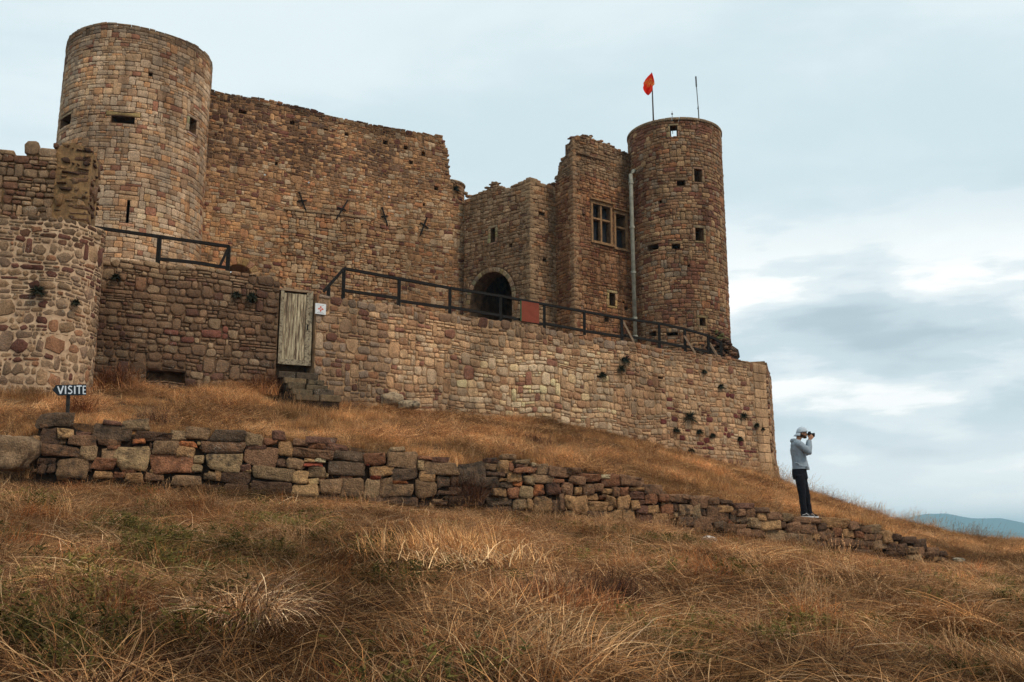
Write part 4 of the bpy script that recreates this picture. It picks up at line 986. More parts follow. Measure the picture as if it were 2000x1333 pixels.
def dry_wall():
    m = Masonry('dry_stone_wall', 'low dry-stone wall of mixed field stones running across the slope, under the feet of the photographer', 'wall', (0.5, 18.8, 0.5), mat=M_DRY, mort=M_GAP, seed=31)
    S = S_DRY; g = m.g; tp = uv_prof(S, DRYTOP); bt = uv_prof(S, DRYBOT)
    us = list(np.linspace(S.px(72, 850)[0], S.px(1845, 1080)[0], 70))
    m.strips(S, us, lambda u: bt(u) - .5, lambda u: max(tp(u) - .13, bt(u) - .4), [], -.10, .3)
    for (ox, oy, k), lst in DRY.items():
        for x0, y0, x1, y1, c in lst:
            X0, X1, Y0, Y1 = ox + x0 / k, ox + x1 / k, oy + y0 / k, oy + y1 / k
            ua, _ = S.px(X0, (Y0 + Y1) / 2); ub, _ = S.px(X1, (Y0 + Y1) / 2); xm = (X0 + X1) / 2
            vt = S.px(xm, Y0)[1]; vb = S.px(xm, Y1)[1]
            big = (ub - ua) * (vt - vb) > .07
            dk = c in (DK, DL); gx, gy = (ub - ua) * .02, (vt - vb) * .03
            m.add_block(S, ua - gx, ub + gx, vb - gy, vt + gy, g.uniform(-.05, .0) - (.02 if dk else 0), g.uniform(.02, .055), .24, shade(lin(c, 2.15), 1, g, .16), g.uniform(-.06, .05))
    for i in range(190):        # small packing chips wedged in the joints
        u = g.uniform(us[0], us[-1]); v = g.uniform(bt(u), tp(u) - .16); w_, h_ = g.uniform(.04, .12), g.uniform(.025, .06)
        m.add_block(S, u - w_, u + w_, v - h_, v + h_, g.uniform(-.10, -.05), .03, .2, shade(lin(g.choice([BR, TN, RU, GB, TL]), 1.9), 1, g, .2), g.uniform(-.1, .1))
    # rough top stones lying across the wall head, and hidden filling behind
    for i in range(90):
        u = g.uniform(us[1], us[-2]); v = tp(u) - g.uniform(.10, .22)
        V, Fc = rock_mesh(g, g.uniform(.07, .15), (g.uniform(1, 1.6), 1, g.uniform(.4, .7)), 1, .3, .4)
        m.core.add((V + np.array(S.pt(u, v, g.uniform(-.42, -.2)))).tolist(), Fc)
    m.finish(300)
dry_wall()
def boulders():
    g = random.Random(3)
    def b(name, label, px, py, D, r, sq, col, flat=.35, rough=.25, sub=3, rz=0, cat='boulder'):
        o = put_rock(g, name, P(px, py, D), r, sq, M_DRY, lin(col, 1.9), None, sub, rough, flat, rz); tag(o, label, cat); return o
    b('boulder', 'large grey-brown boulder half buried at the left end of the dry-stone wall', 24, 888, 15.9, .34, (1.05, .9, .85), (124, 101, 78), rz=.3, flat=.8, rough=.42)
    b('boulder', 'tilted slab-like pale boulder at the foot of the retaining wall, left one of the two', 766, 780, 25.7, .30, (1.1, .6, .62), (148, 128, 104), rz=.2)
    b('boulder', 'flat pale boulder at the foot of the retaining wall, right one of the two', 800, 792, 25.5, .26, (1.25, .7, .5), (160, 140, 114), rz=-.2)
    b('rock', 'small bright white rock in the grass below the dry-stone wall', 1385, 1056, 17.6, .14, (1.1, .8, .6), (225, 215, 205), rz=.5, cat='rock')
    b('rock', 'small flat grey rock in the grass past the right end of the dry-stone wall', 1872, 1094, 20.8, .09, (1.3, .8, .5), (140, 130, 112), cat='rock')
    b('rock', 'small reddish rock lying on top of the dry-stone wall', 545, 851, 17.6, .08, (1.2, .8, .8), (110, 70, 52), cat='rock')
boulders()
def tower_rubble():
    g = random.Random(4); root = empty('rubble_mound', P(1408, 690, 34.4), 'mossy mound of collapsed rubble at the foot of the slender tower', 'rubble')
    prof = interp([(1340, 668), (1352, 655), (1365, 642), (1385, 638), (1400, 640), (1412, 648), (1422, 660), (1428, 672), (1431, 685), (1433, 692)])
    mb = MB(); V, Fc = rock_mesh(g, 1.0, (1.0, .6, .75), 3, .2, .2); c = P(1398, 694, 34.25); mb.add((V * .78 + np.array((c.x, c.y, c.z - .1))).tolist(), Fc); mb.build('rubble_core', M_GAP, root, True)
    for i in range(230):
        x = g.uniform(1344, 1433); y = g.uniform(prof(x) + 2, 700); D = 33.95 - .25 * ((y - 640) / 60) + g.uniform(-.08, .22) 
        mossy = x > 1395 and y < 668 and g.random() < .45
        col = lin((104, 100, 62), 1.5) if mossy else shade(P_DARK(g), 1.0, g)
        put_rock(g, 'stone', P(x, y, D), g.uniform(.06, .13), (g.uniform(.9, 1.4), .9, g.uniform(.45, .8)), M_DRY, col, root, 1, .3, .35)
tower_rubble()

# ------------------------------------------------------------------ door, steps, plaque
def door():
    S = Surf([(-5.86, 24.45), (-4.99, 24.82)])
    root = empty('plank_door', S.pt(S.len / 2, 4.25), 'narrow weathered plank door with flaking pale green paint in the terrace wall', 'door')
    m, nt, b = new_mat('flaking_green_paint'); geo = nt.nodes.new('ShaderNodeNewGeometry')
    mp = nt.nodes.new('ShaderNodeMapping'); mp.inputs['Scale'].default_value = (7, 7, .5); nt.links.new(geo.outputs['Position'], mp.inputs[0])
    n = noise_n(nt, mp.outputs[0], 3.0, 6, .7); n2 = noise_n(nt, mp.outputs[0], 11.0, 4, .7)
    c = ramp_n(nt, n, [(.38, lin((76, 62, 50), 1.5)), (.46, lin((112, 97, 78), 1.6)), (.52, lin((152, 139, 114), 1.6)), (.68, lin((172, 161, 134), 1.6))])
    c = mix_n(nt, 1.0, c, ramp_n(nt, n2, [(.3, (.6, .58, .56)), (.6, (1.1, 1.1, 1.1))]), 'MULTIPLY'); nt.links.new(c, b.inputs['Base Color']); bump_n(nt, b, n2, .8, .01)
    m2, nt, b = new_mat('pale_green_paint'); geo = nt.nodes.new('ShaderNodeNewGeometry'); n = noise_n(nt, geo.outputs['Position'], 16, 5, .7)
    nt.links.new(ramp_n(nt, n, [(.40, lin((80, 68, 54), 1.4)), (.50, lin((128, 116, 96), 1.4)), (.7, lin((148, 137, 114), 1.4))]), b.inputs['Base Color'])
    def sb(name, x0, x1, ytop, ybot, d0, d1, mat, parent=root):
        ua = S.px(x0, (ytop + ybot) / 2, 0)[0]; ub = S.px(x1, (ytop + ybot) / 2, 0)[0]; xm = (x0 + x1) / 2
        v1 = S.px(xm, ytop)[1]; v0 = S.px(xm, ybot)[1]; mb = MB()
        mb.hexa(S.pos([ua, ub, ub, ua] * 2, [v0] * 4 + [v1] * 4, [d1, d1, d0, d0] * 2).tolist()); return mb.build(name, mat, parent)
    n = 8; g = random.Random(9)
    for k in range(n):
        a = 553 + (597 - 553) * k / n; bb = 553 + (597 - 553) * (k + 1) / n
        sb('plank', a + .35, bb - .35, 571 + k * .5 + g.uniform(0, 1), 703 + k * .5, -.08, -.035 + g.uniform(-.006, .008), m)
    sb('stile', 597.4, 604.8, 571, 707, -.08, -.02, m2); sb('bottom_rail', 546.5, 604.6, 702.5, 713, -.09, -.006, m2)
    sb('frame', 604.9, 609.5, 569, 715, -.30, -.012, m2); sb('frame', 546, 552.5, 567, 710, -.30, -.012, m2); sb('lintel', 545, 610, 565.5, 569.5, -.3, -.004, M_OLDWOOD)
    sb('lock_plate', 600, 602.5, 634, 645, -.02, -.006, M_IRON)
    # doorway void behind and threshold
    mb = MB(); mb.hexa(S.pos([-.15, S.len + .15, S.len + .15, -.15] * 2, [4.0] * 4 + [6.3] * 4, [-.45, -.45, -.6, -.6] * 2).tolist()); mb.build('passage_wall', M_GAP, root)
    st = empty('stone_steps', P(595, 780, 24.0), 'five worn dark mossy stone steps climbing to the plank door', 'steps')
    mat = stone_material('mossy_step_stone', .95, 12, .05, (.02, .022, .02)); nrm = S.normal(.3); 
    # footprints: each step deeper towards the viewer and shifted right, as the path bends
    gz = None; N = 5; ztop = 4.12; c0 = S.pt(S.len / 2 - .02, 0)
    for k in range(N):
        z1 = ztop - .17 * k; out = .42 + .27 * k; sh = .075 * k; mz = 0
        w = .46 + .02 * k; t = Vector((S.p[1][0] - S.p[0][0], S.p[1][1] - S.p[0][1], 0)).normalized(); nn = Vector((nrm[0], nrm[1], 0))
        cut = g.uniform(-.25, .25) * w
        for j in range(2):
            a, bb = ((-w, cut), (cut, w))[j]; a += g.uniform(-.03, .03); bb += g.uniform(-.02, .06) * j; q = []
            for zz in (z1 - .155, z1 + g.uniform(-.03, .012)):
                for uu, dd in ((a + .008, out), (bb - .008, out + g.uniform(-.03, .03)), (bb - .008, -.1), (a + .008, -.1)):
                    p = c0 + t * (uu + sh) + nn * dd; q.append((p.x, p.y, zz))
            mb = MB(); mb.hexa(q); o = mb.build('tread_stone', mat, st, cols=np.tile(lin(g.choice([(92, 78, 60), (74, 62, 50), (104, 86, 64)]), 1.7), (8, 1)))
            bev = o.modifiers.new('bevel', 'BEVEL'); bev.width = .018; bev.segments = 2
        # solid body under each tread
        q = []
        for zz in (3.0, z1 - .16):
            for uu, dd in ((-w + .03, out - .04), (w - .03, out - .04), (w - .03, -.1), (-w + .03, -.1)):
                p = c0 + t * (uu + sh) + nn * dd; q.append((p.x, p.y, zz))
        mb = MB(); mb.hexa(q); mb.build('step_core', M_GAP, st)
door()
def plaque():
    S = S_RET; root = empty('wall_plaque', S.pt(*S.px(626, 604, .05), .05), 'small white plaque with a red cross emblem right of the plank door', 'sign')
    W = plain_noise('enamel_white', (.62, .64, .64), (.74, .75, .75), 8, 0, .4); RDm = plain_noise('print_red', (.55, .10, .06), (.62, .14, .09), 20, 0, .5); GRm = plain_noise('print_grey', (.28, .28, .30), (.34, .34, .36), 20, 0, .5)
    u0, v0 = S.px(615.5, 613, .05); u1, _ = S.px(636.5, 604, .05); _, v1 = S.px(626, 593.5, .05); uc, vc = (u0 + u1) / 2, (v0 + v1) / 2; h = (u1 - u0) / 2; hv = (v1 - v0) / 2
    def quad(mb, pts, d0, d1):
        n = len(pts); fr = [tuple(S.pt(a, b, d1)) for a, b in pts]; bk = [tuple(S.pt(a, b, d0)) for a, b in pts]
        mb.add(fr + bk, [tuple(range(n)), tuple(range(2 * n - 1, n - 1, -1))] + [(i, i + n, (i + 1) % n + n, (i + 1) % n) for i in range(n)])
    mb = MB(); quad(mb, [(uc - h, vc - hv), (uc + h, vc - hv), (uc + h, vc + hv), (uc - h, vc + hv)], .03, .055); mb.build('plate', W, root)
    # four-armed cross with flared tips and an open centre
    for k in range(4):
        a = math.pi / 2 * k; r = h * .56; mb = MB(); pts = []
        for rr, ww in ((.16, .10), (.62, .34), (1.0, .0)):
            pts.append((rr * r, ww * r))
        pl = [(pts[0][0], -pts[0][1]), (pts[1][0], -pts[1][1]), (pts[2][0], 0), (pts[1][0], pts[1][1]), (pts[0][0], pts[0][1])]
        quad(mb, [(uc + x * math.cos(a) - y * math.sin(a), vc + (x * math.sin(a) + y * math.cos(a))) for x, y in pl], .0555, .059); mb.build('cross_arm', RDm, root)
    for vv, ww in ((.72, .62), (-.62, .5), (-.78, .66)):
        for j in range(5):
            x0 = -ww + 2 * ww * j / 5; mb = MB(); quad(mb, [(uc + h * x0, vc + hv * (vv - .035)), (uc + h * (x0 + ww * .3), vc + hv * (vv - .035)), (uc + h * (x0 + ww * .3), vc + hv * (vv + .035)), (uc + h * x0, vc + hv * (vv + .035))], .0555, .058); mb.build('print_mark', GRm, root)
plaque()

# ------------------------------------------------------------------ railings
def railing(S, d, label, toprail, posts, low, braces, group='dark metal railings on the terrace walls'):
    p0 = S.px(*toprail[0], d); root = empty('railing', S.pt(p0[0], 6.0, d), label, 'railing', None)
    def W(x, y, dd=d): u, v = S.px(x, y, dd); return S.pt(u, v, dd)
    for a, b in zip(toprail[:-1], toprail[1:]):
        mb = MB(); mb.bar(W(*a), W(*b), .07, .07); mb.build('top_rail', M_IRON, root)
    for (x, y0, x1, y1) in posts:
        a = W(x, y0); b = W(x1, y1); b = Vector((a.x, a.y, b.z)); mb = MB(); mb.bar(a, b - Vector((0, 0, .15)), .085, .085); mb.build('post', M_IRON, root)
    for a, b in low:
        mb = MB(); mb.bar(W(*a), W(*b), .06, .075); mb.build('lower_rail', M_IRON, root)
    for (a, b, wood) in braces:
        mb = MB(); mb.bar(W(*a, d + .03), W(*b, d + .03 + (.22 if wood else 0)), .05, .06); mb.build('brace', M_OLDWOOD if wood else M_IRON, root)
    return root
railing(S_LW, -.22, 'short dark handrail running down to the left on the brown terrace wall', [(150, 436), (173, 443), (448, 482)],
        [(312, 462, 312, 507), (447, 482, 446, 522), (180, 444, 180, 520)], [((308, 506), (380, 513)), ((380, 513), (446, 524))], [((446, 484), (430, 519), False)])
TR = [(632, 570), (672, 525), (780, 545), (879, 563), (978, 579), (1063, 595), (1141, 609), (1214, 622), (1287, 632), (1337, 643), (1383, 656), (1408, 669)]
PO = [(642, 562, 643, 576), (672, 525, 670, 575), (780, 545, 779, 592), (879, 563, 878, 606), (978, 579, 977, 624), (1063, 595, 1062, 637), (1141, 609, 1141, 652), (1214, 622, 1214, 662), (1287, 632, 1286, 675), (1337, 643, 1336, 680), (1383, 656, 1383, 688), (1408, 669, 1408, 692)]
LO = [((668, 567), (779, 583)), ((779, 588), (878, 602)), ((878, 600), (977, 617)), ((977, 617), (1062, 634)), ((1062, 632), (1141, 646)), ((1141, 647), (1214, 658)), ((1214, 655), (1287, 668)), ((1287, 668), (1337, 678)), ((1337, 676), (1383, 688)), ((1383, 686), (1408, 692))]
railing(S_RET, -.28, 'long dark railing with bare wooden braces along the top of the pale retaining wall', TR, PO, LO, [((1217, 628), (1238, 668), True), ((1336, 656), (1358, 690), True), ((1386, 671), (1400, 694), True)])
def red_panel():
    S = S_RET; d = -.20; mb = MB()
    a = S.px(1018, 588, d); b = S.px(1052, 594, d); z1 = (a[1] + b[1]) / 2; z0 = S.px(1035, 630, d)[1]
    mb.hexa(S.pos([a[0], b[0], b[0], a[0]] * 2, [z0] * 4 + [z1] * 4, [d + .02, d + .02, d, d] * 2).tolist())
    o = mb.build('notice_board', plain_noise('rust_red_paint', lin((118, 54, 38), 1.0), lin((132, 64, 44), 1.0), 6, 0, .7)); tag(o, 'plain rust-red panel hung on the long railing in front of the gatehouse', 'panel')
    mb = MB(); mb.hexa(S.pos([a[0] - .035, a[0] - .002, a[0] - .002, a[0] - .035] * 2, [z0] * 4 + [z1] * 4, [d + .02, d + .02, d, d] * 2).tolist()); mb.build('edge_strip', plain_noise('green_paint', (.03, .07, .03), (.05, .1, .05), 8), o)
red_panel()
def drainpipe():
    root = empty('drainpipe', P(1240, 660, 34.1), 'tall pale grey drainpipe in the corner between the ruined wing and the slender tower', 'drainpipe')
    pts = [P(1238.5, 334, 34.75), P(1235, 336, 34.6), P(1232, 342, 34.5), P(1232, 352, 34.45)] ; b0 = pts[-1]; b1 = P(1240, 668, 34.0); b1 = Vector((b0.x + .02, b0.y, b1.z * b0.y / 34.0))
    mb = MB(); mb.tube(pts + [b1], .075, 10); mb.build('pipe', M_ZINC, root, True)
    for t in (.02, .3, .58, .86, .97):
        p = b0.lerp(b1, t); mb = MB(); mb.tube([p - Vector((0, 0, .04)), p + Vector((0, 0, .04))], .098, 10); mb.build('pipe_bracket', M_ZINC, root)
drainpipe()

# ------------------------------------------------------------------ flag, poles
def flag():
    D = 34.6
    root = empty('flagpole', P(1276, 236, D), 'thin flagpole with a red flag bearing a yellow cross on top of the slender tower', 'flag')
    base = P(1276.2, 236, D); top = P(1272.8, 142.5, D)
    mb = MB(); mb.tube([base - Vector((0, 0, 1.2)), base, top], [.03, .03, .018], 8); mb.build('pole', plain_noise('brown_pole', (.05, .035, .03), (.09, .06, .05), 10), root)
    rows = [(143, 1272.2, 1273.8), (147, 1268, 1275), (151, 1264, 1276.2), (155, 1261, 1277.2), (159, 1258.6, 1278), (163, 1256.4, 1278.4), (166, 1257, 1277.8), (168, 1257, 1275.4), (171, 1255.8, 1274.5), (175, 1256.4, 1274.6), (179, 1258.2, 1273), (183, 1261, 1270.4), (186.5, 1264.8, 1266.8)]
    ys = [r[0] for r in rows]; L = lambda y: np.interp(y, ys, [r[1] for r in rows]); Rr = lambda y: np.interp(y, ys, [r[2] for r in rows])
    def Fp(s, y, d=0): x = L(y) + (Rr(y) - L(y)) * s; return P(x, y, D - .08 - d - .10 * math.sin(s * 7 + y * .12) * (0.4 + (1 - s)) )
    ny, nx = 30, 14; V = []; Fc = []
    for side in (0, .012):
        for j in range(ny + 1):
            for i in range(nx + 1): V.append(tuple(Fp(i / nx, 143 + 43.5 * j / ny, side)))
    n1 = (nx + 1) * (ny + 1)
    for s_ in range(2):
        for j in range(ny):
            for i in range(nx):
                q = [s_ * n1 + j * (nx + 1) + i, s_ * n1 + j * (nx + 1) + i + 1, s_ * n1 + (j + 1) * (nx + 1) + i + 1, s_ * n1 + (j + 1) * (nx + 1) + i]; Fc.append(tuple(q if s_ else q[::-1]))
    m, nt, b = new_mat('red_flag_cloth'); b.inputs['Base Color'].default_value = (.85, .06, .022, 1); b.inputs['Roughness'].default_value = .8
    tr = nt.nodes.new('ShaderNodeBsdfTranslucent'); tr.inputs[0].default_value = (1, .10, .035, 1); mx = nt.nodes.new('ShaderNodeMixShader'); mx.inputs[0].default_value = .55
    out = nt.nodes['Material Output']; nt.links.new(b.outputs[0], mx.inputs[1]); nt.links.new(tr.outputs[0], mx.inputs[2]); nt.links.new(mx.outputs[0], out.inputs[0])
    fl = mesh_obj('cloth', V, Fc, m, root, None, True)
    Y = plain_noise('yellow_print', (.85, .48, .08), (.9, .56, .12), 9, 0, .8)
    mb = MB()
    def strip(pts, w):
        q = []
        for (s, y) in pts: q.append((s, y))
        for (a, b_) in zip(q[:-1], q[1:]):
            dx, dy = (b_[0] - a[0]) * 18, b_[1] - a[1]; l = math.hypot(dx, dy) or 1; nx_, ny_ = -dy / l * w / 18, dx / l * w
            mb.add([tuple(Fp(a[0] + nx_, a[1] + ny_, .03)), tuple(Fp(b_[0] + nx_, b_[1] + ny_, .03)), tuple(Fp(b_[0] - nx_, b_[1] - ny_, .03)), tuple(Fp(a[0] - nx_, a[1] - ny_, .03))], [(0, 1, 2, 3)])
    cx, cy = .55, 162.0     # cross with forked arms, outlined, and dots at the tips
    for k in range(4):
        a = math.pi / 2 * k + .25; c, s = math.cos(a), math.sin(a)
        def T(r, t): return (cx + (r * c - t * s) / 18, cy + (r * s + t * c) * 1.05)
        strip([T(1, 0), T(5, 2.6), T(7.6, 0), T(5, -2.6), T(1, 0)], .38)
        for t in (-3.4, 0, 3.4):
            r0 = 6.2 if t else 9.0; strip([T(r0, t), T(r0 + .9, t)], .5)
    mb.build('emblem', Y, root)
flag()
def mast():
    root = empty('antenna_mast', P(1365, 232, 35.0), 'thin grey antenna mast leaning slightly on top of the slender tower', 'antenna')
    a = P(1365.5, 240, 35); b = P(1363.5, 208, 35); c = P(1360, 165, 35); d = P(1359, 150, 35); m = plain_noise('galvanised', (.08, .085, .09), (.13, .13, .135), 10, 0, .5)
    mb = MB(); mb.tube([a - Vector((0, 0, 1)), a, b], .022, 6); mb.build('lower_pole', m, root)
    mb = MB(); mb.tube([b, c], .016, 6); mb.build('upper_pole', m, root); mb = MB(); mb.tube([c - Vector((0, 0, .1)), d], .03, 6); mb.build('whip', m, root)
    mb = MB(); mb.bar(P(1362.6, 213, 35), P(1363.8, 211, 35), .04, .05); mb.bar(P(1359.3, 168, 34.97), P(1360.7, 168, 34.97), .06, .06); mb.build('clamp', m, root)
    r2 = empty('lightning_rod', P(1313, 234, 34.0), 'tiny lightning rod on the rim of the slender tower between flag and mast', 'rod')
    p = P(1313, 232, 34); q = P(1312.6, 217, 34); mb = MB(); mb.tube([p - Vector((0, 0, .6)), p, q], [.012, .012, .006], 5); mb.build('spike', m, r2); mb = MB(); mb.tube([P(1312.7, 224, 34), P(1312.7, 222, 34)], .035, 6); mb.build('ball', m, r2)
mast()

# ------------------------------------------------------------------ VISITE sign
def sign():
    D = 16.75; root = empty('arrow_sign', P(133, 808, D), 'small dark arrow sign reading VISITE in white hand-painted letters on a stake', 'sign')
    def Q(x, y, d=0): return P(x, y, D - d)
    board = [(102.5, 762.5), (109, 752.5), (168.5, 751), (168.5, 772.5), (113, 773)]
    n = len(board); mb = MB(); mb.add([tuple(Q(x, y, .02)) for x, y in board] + [tuple(Q(x, y, 0)) for x, y in board], [tuple(range(n)), tuple(range(2 * n - 1, n - 1, -1))] + [(i, i + n, (i + 1) % n + n, (i + 1) % n) for i in range(n)])
    bd = mb.build('board', plain_noise('black_board_paint', (.010, .014, .020), (.022, .03, .038), 12, 0, .6), root)
    Wm = plain_noise('white_letter_paint', (.60, .64, .68), (.80, .82, .84), 30, 0, .6)
    def strokes(name, segs, w=1.45):
        mb = MB()
        for i, (x0, y0, x1, y1) in enumerate(segs):
            dx, dy = x1 - x0, y1 - y0; l = math.hypot(dx, dy); nx, ny = -dy / l * w, dx / l * w; ex, ey = dx / l * .3, dy / l * .3; dd = .024 + .0008 * i
            q = [(x0 - ex + nx, y0 - ey + ny), (x1 + ex + nx, y1 + ey + ny), (x1 + ex - nx, y1 + ey - ny), (x0 - ex - nx, y0 - ey - ny)]
            mb.add([tuple(Q(a, b, dd)) for a, b in q] + [tuple(Q(a, b, .0205)) for a, b in q], [(0, 1, 2, 3), (7, 6, 5, 4), (0, 4, 5, 1), (1, 5, 6, 2), (2, 6, 7, 3), (3, 7, 4, 0)])
        return mb.build('letter', Wm, bd)
    strokes('V', [(113, 755, 118.3, 769.5), (118.3, 769.5, 123.6, 754.2)]); strokes('I', [(128, 754.2, 128, 769.6)])
    strokes('S', [(140.5, 755.6, 136, 754.4), (136, 754.4, 133.6, 757.5), (133.6, 757.5, 135.6, 760.8), (135.6, 760.8, 139.4, 762.8), (139.4, 762.8, 140.6, 766), (140.6, 766, 138, 769), (138, 769, 133.2, 768.4)], 1.2)
    strokes('I', [(146, 754.4, 146, 769.6)]); strokes('T', [(149.8, 754.6, 159.4, 754.2), (154.6, 754.6, 154.6, 769.4)], 1.3)
    strokes('E', [(162.6, 754.6, 162.6, 769.4), (162.6, 754.8, 167.6, 754.8), (162.6, 762, 167, 762), (162.6, 769.2, 167.6, 769.2)], 1.15)
    a = Q(133, 772, -.03); b = Q(133.5, 812, -.03); mb = MB(); mb.bar(a + Vector((0, 0, .12)), b - Vector((0, 0, .35)), .05, .04); mb.build('stake', plain_noise('dark_stake', (.02, .018, .016), (.05, .04, .035), 14), root)
sign()

# ------------------------------------------------------------------ photographer
def person():
    foot = Vector(dry_pt(1578, 1011.5, -.16))
    root = empty('person', foot, 'person in grey long-sleeved top, backwards cap and dark jeans photographing from the wall end', 'person')
    yaw = R(-4)
    SK = plain_noise('skin', (.30, .145, .085), (.38, .19, .115), 12, 0, .6)
    GRY = plain_noise('grey_melange_cotton', lin((112, 122, 130), 1.2), lin((138, 148, 156), 1.2), 60, .003)
    JN = plain_noise('black_denim', (.006, .0062, .009), (.012, .012, .016), 50, .003)
    CAPM = plain_noise('pale_grey_cap', lin((150, 160, 168), 1.2), lin((176, 184, 190), 1.2), 60, .002)
    SH = plain_noise('black_canvas', (.012, .012, .014), (.02, .02, .022), 30); WH = plain_noise('white_rubber', (.6, .6, .6), (.72, .72, .72), 30)
    BK = plain_noise('camera_black', (.008, .008, .009), (.018, .017, .017), 30, 0, .45)
    HR = plain_noise('dark_hair', (.02, .012, .008), (.04, .025, .015), 40)
    def loft(mb, rings, n=20):
        vs = []; fs = []
        for (x, y, z, rx, ry) in rings: vs += [(x + rx * math.cos(2 * math.pi * k / n), y + ry * math.sin(2 * math.pi * k / n), z) for k in range(n)]
        for i in range(len(rings) - 1):
            for k in range(n): fs.append((i * n + k, i * n + (k + 1) % n, (i + 1) * n + (k + 1) % n, (i + 1) * n + k))
        fs.append(tuple(range(n - 1, -1, -1))); fs.append(tuple((len(rings) - 1) * n + k for k in range(n)))
        if rings[0][2] > rings[-1][2]: fs = [f[::-1] for f in fs]
        mb.add(vs, fs)
    def ball(mb, c, r, n=14):
        rg = []
        for k in range(1, 9): t = math.pi * k / 9; rg.append((c[0], c[1], c[2] - r[2] * math.cos(t), r[0] * math.sin(t), r[1] * math.sin(t)))
        loft(mb, rg, n)
    def limb(mb, pts, rad, n=14):
        # smooth tapered tube through the joints, rounded at them
        pts = [Vector(p) for p in pts]; P2 = []; R2 = []
        for i in range(len(pts) - 1):
            for k in range(5):
                t = k / 5; P2.append(pts[i].lerp(pts[i + 1], t)); R2.append(rad[i] * (1 - t) + rad[i + 1] * t)
        P2.append(pts[-1]); R2.append(rad[-1])
        for _ in range(2): P2 = [P2[0]] + [(P2[i - 1] + P2[i] * 2 + P2[i + 1]) / 4 for i in range(1, len(P2) - 1)] + [P2[-1]]
        mb.tube(P2, R2, n)
    def fused(name, mb, mat, vox, parent, smooth=2, extra=None):
        me = bpy.data.meshes.new(name); me.from_pydata(mb.v, [], mb.f); me.materials.append(mat); o = bpy.data.objects.new(name, me); COL.objects.link(o); o.parent = parent
        r = o.modifiers.new('fuse', 'REMESH'); r.mode = 'VOXEL'; r.voxel_size = vox; r.use_smooth_shade = True
        if smooth: s_ = o.modifiers.new('soften', 'SMOOTH'); s_.factor = .5; s_.iterations = smooth
        return o
    def part(name, mb, mat, parent, smooth=False):
        me = bpy.data.meshes.new(name); me.from_pydata(mb.v, [], mb.f); me.materials.append(mat)
        if smooth: me.polygons.foreach_set('use_smooth', [True] * len(me.polygons))
        o = bpy.data.objects.new(name, me); COL.objects.link(o); o.parent = parent; return o
    # joints (x: the way he faces; y negative: the side towards the viewer)
    shN, elN, wrN = (-.13, -.185, 1.49), (.055, -.215, 1.315), (.10, -.085, 1.575)
    shF, elF, wrF = (-.11, .185, 1.49), (.09, .19, 1.33), (.13, .085, 1.60)
    b = MB()
    loft(b, [(-.11, 0, .86, .12, .15), (-.115, 0, .98, .12, .14), (-.11, 0, 1.12, .115, .13), (-.135, 0, 1.32, .115, .15), (-.15, 0, 1.46, .095, .16), (-.14, 0, 1.53, .06, .09)])
    limb(b, [(-.14, 0, 1.50), (-.105, 0, 1.60), (-.06, 0, 1.68)], [.065, .056, .056])
    # head: skull, face, jaw, nose, ears, brow
    ball(b, (-.03, 0, 1.755), (.097, .078, .092)); ball(b, (.005, 0, 1.705), (.066, .058, .085)); ball(b, (.035, 0, 1.645), (.036, .034, .026))
    ball(b, (.076, 0, 1.70), (.020, .013, .022)); ball(b, (.058, 0, 1.742), (.020, .045, .012)); ball(b, (.060, 0, 1.668), (.014, .024, .010))
    ball(b, (-.03, -.080, 1.715), (.020, .010, .032)); ball(b, (-.03, .080, 1.715), (.020, .010, .032))
    for sh, el, wr in ((shN, elN, wrN), (shF, elF, wrF)): limb(b, [(-.13, 0, 1.46), sh, el, wr], [.06, .05, .04, .026])
    for hip, kn, an, toe in (((-.13, -.08, .88), (-.115, -.095, .49), (-.085, -.10, .09), (.0, -.115, .04)), ((-.09, .08, .88), (.01, .09, .49), (.065, .10, .09), (.15, .115, .04))): limb(b, [hip, kn, an, toe], [.08, .055, .038, .032])
    def hand(wr, d, lat, curl):
        w = Vector(wr); d = Vector(d).normalized(); lat = Vector(lat).normalized(); curl = Vector(curl).normalized()
        for k in range(4): limb(b, [w, w + d * .045 + lat * (.020 * (k - 1.5) * .7), w + d * .088 + lat * (.020 * (k - 1.5))], [.018, .016, .0115], 8)
        for k, L in enumerate((.074, .084, .078, .060)):
            q0 = w + d * .085 + lat * (.021 * (k - 1.5)); q1 = q0 + d * L * .36 + curl * L * .16; q2 = q1 + (d * .25 + curl * .95) * L * .36; q3 = q2 + (curl * .9 - d * .25) * L * .28
            limb(b, [q0, q1, q2, q3], [.0105, .0098, .0088, .0072], 8)
        q0 = w + d * .025 - lat * .022; q1 = q0 - lat * .030 + d * .026 + curl * .010; q2 = q1 + d * .030 + curl * .016; limb(b, [q0, q1, q2], [.0135, .0118, .0092], 8)
    hand(wrN, (.62, .12, .78), (.75, .1, -.65), (.0, .95, .25)); hand(wrF, (.70, -.15, .70), (.7, -.1, -.7), (.0, -.95, .2))
    body = fused('body', b, SK, .0055, root, 1)
    m2 = MB(); ball(m2, (-.055, 0, 1.685), (.070, .082, .050)); part('hair', m2, HR, body, True)
    m2 = MB(); ball(m2, (.030, 0, 1.642), (.044, .042, .028)); ball(m2, (.0, 0, 1.668), (.05, .062, .03)); part('beard', m2, HR, body, True)
    for s_ in (-1, 1): m2 = MB(); ball(m2, (.064, s_ * .030, 1.722), (.010, .013, .008)); part('eye', m2, BK, body, True)
    # long-sleeved top
    t = MB()
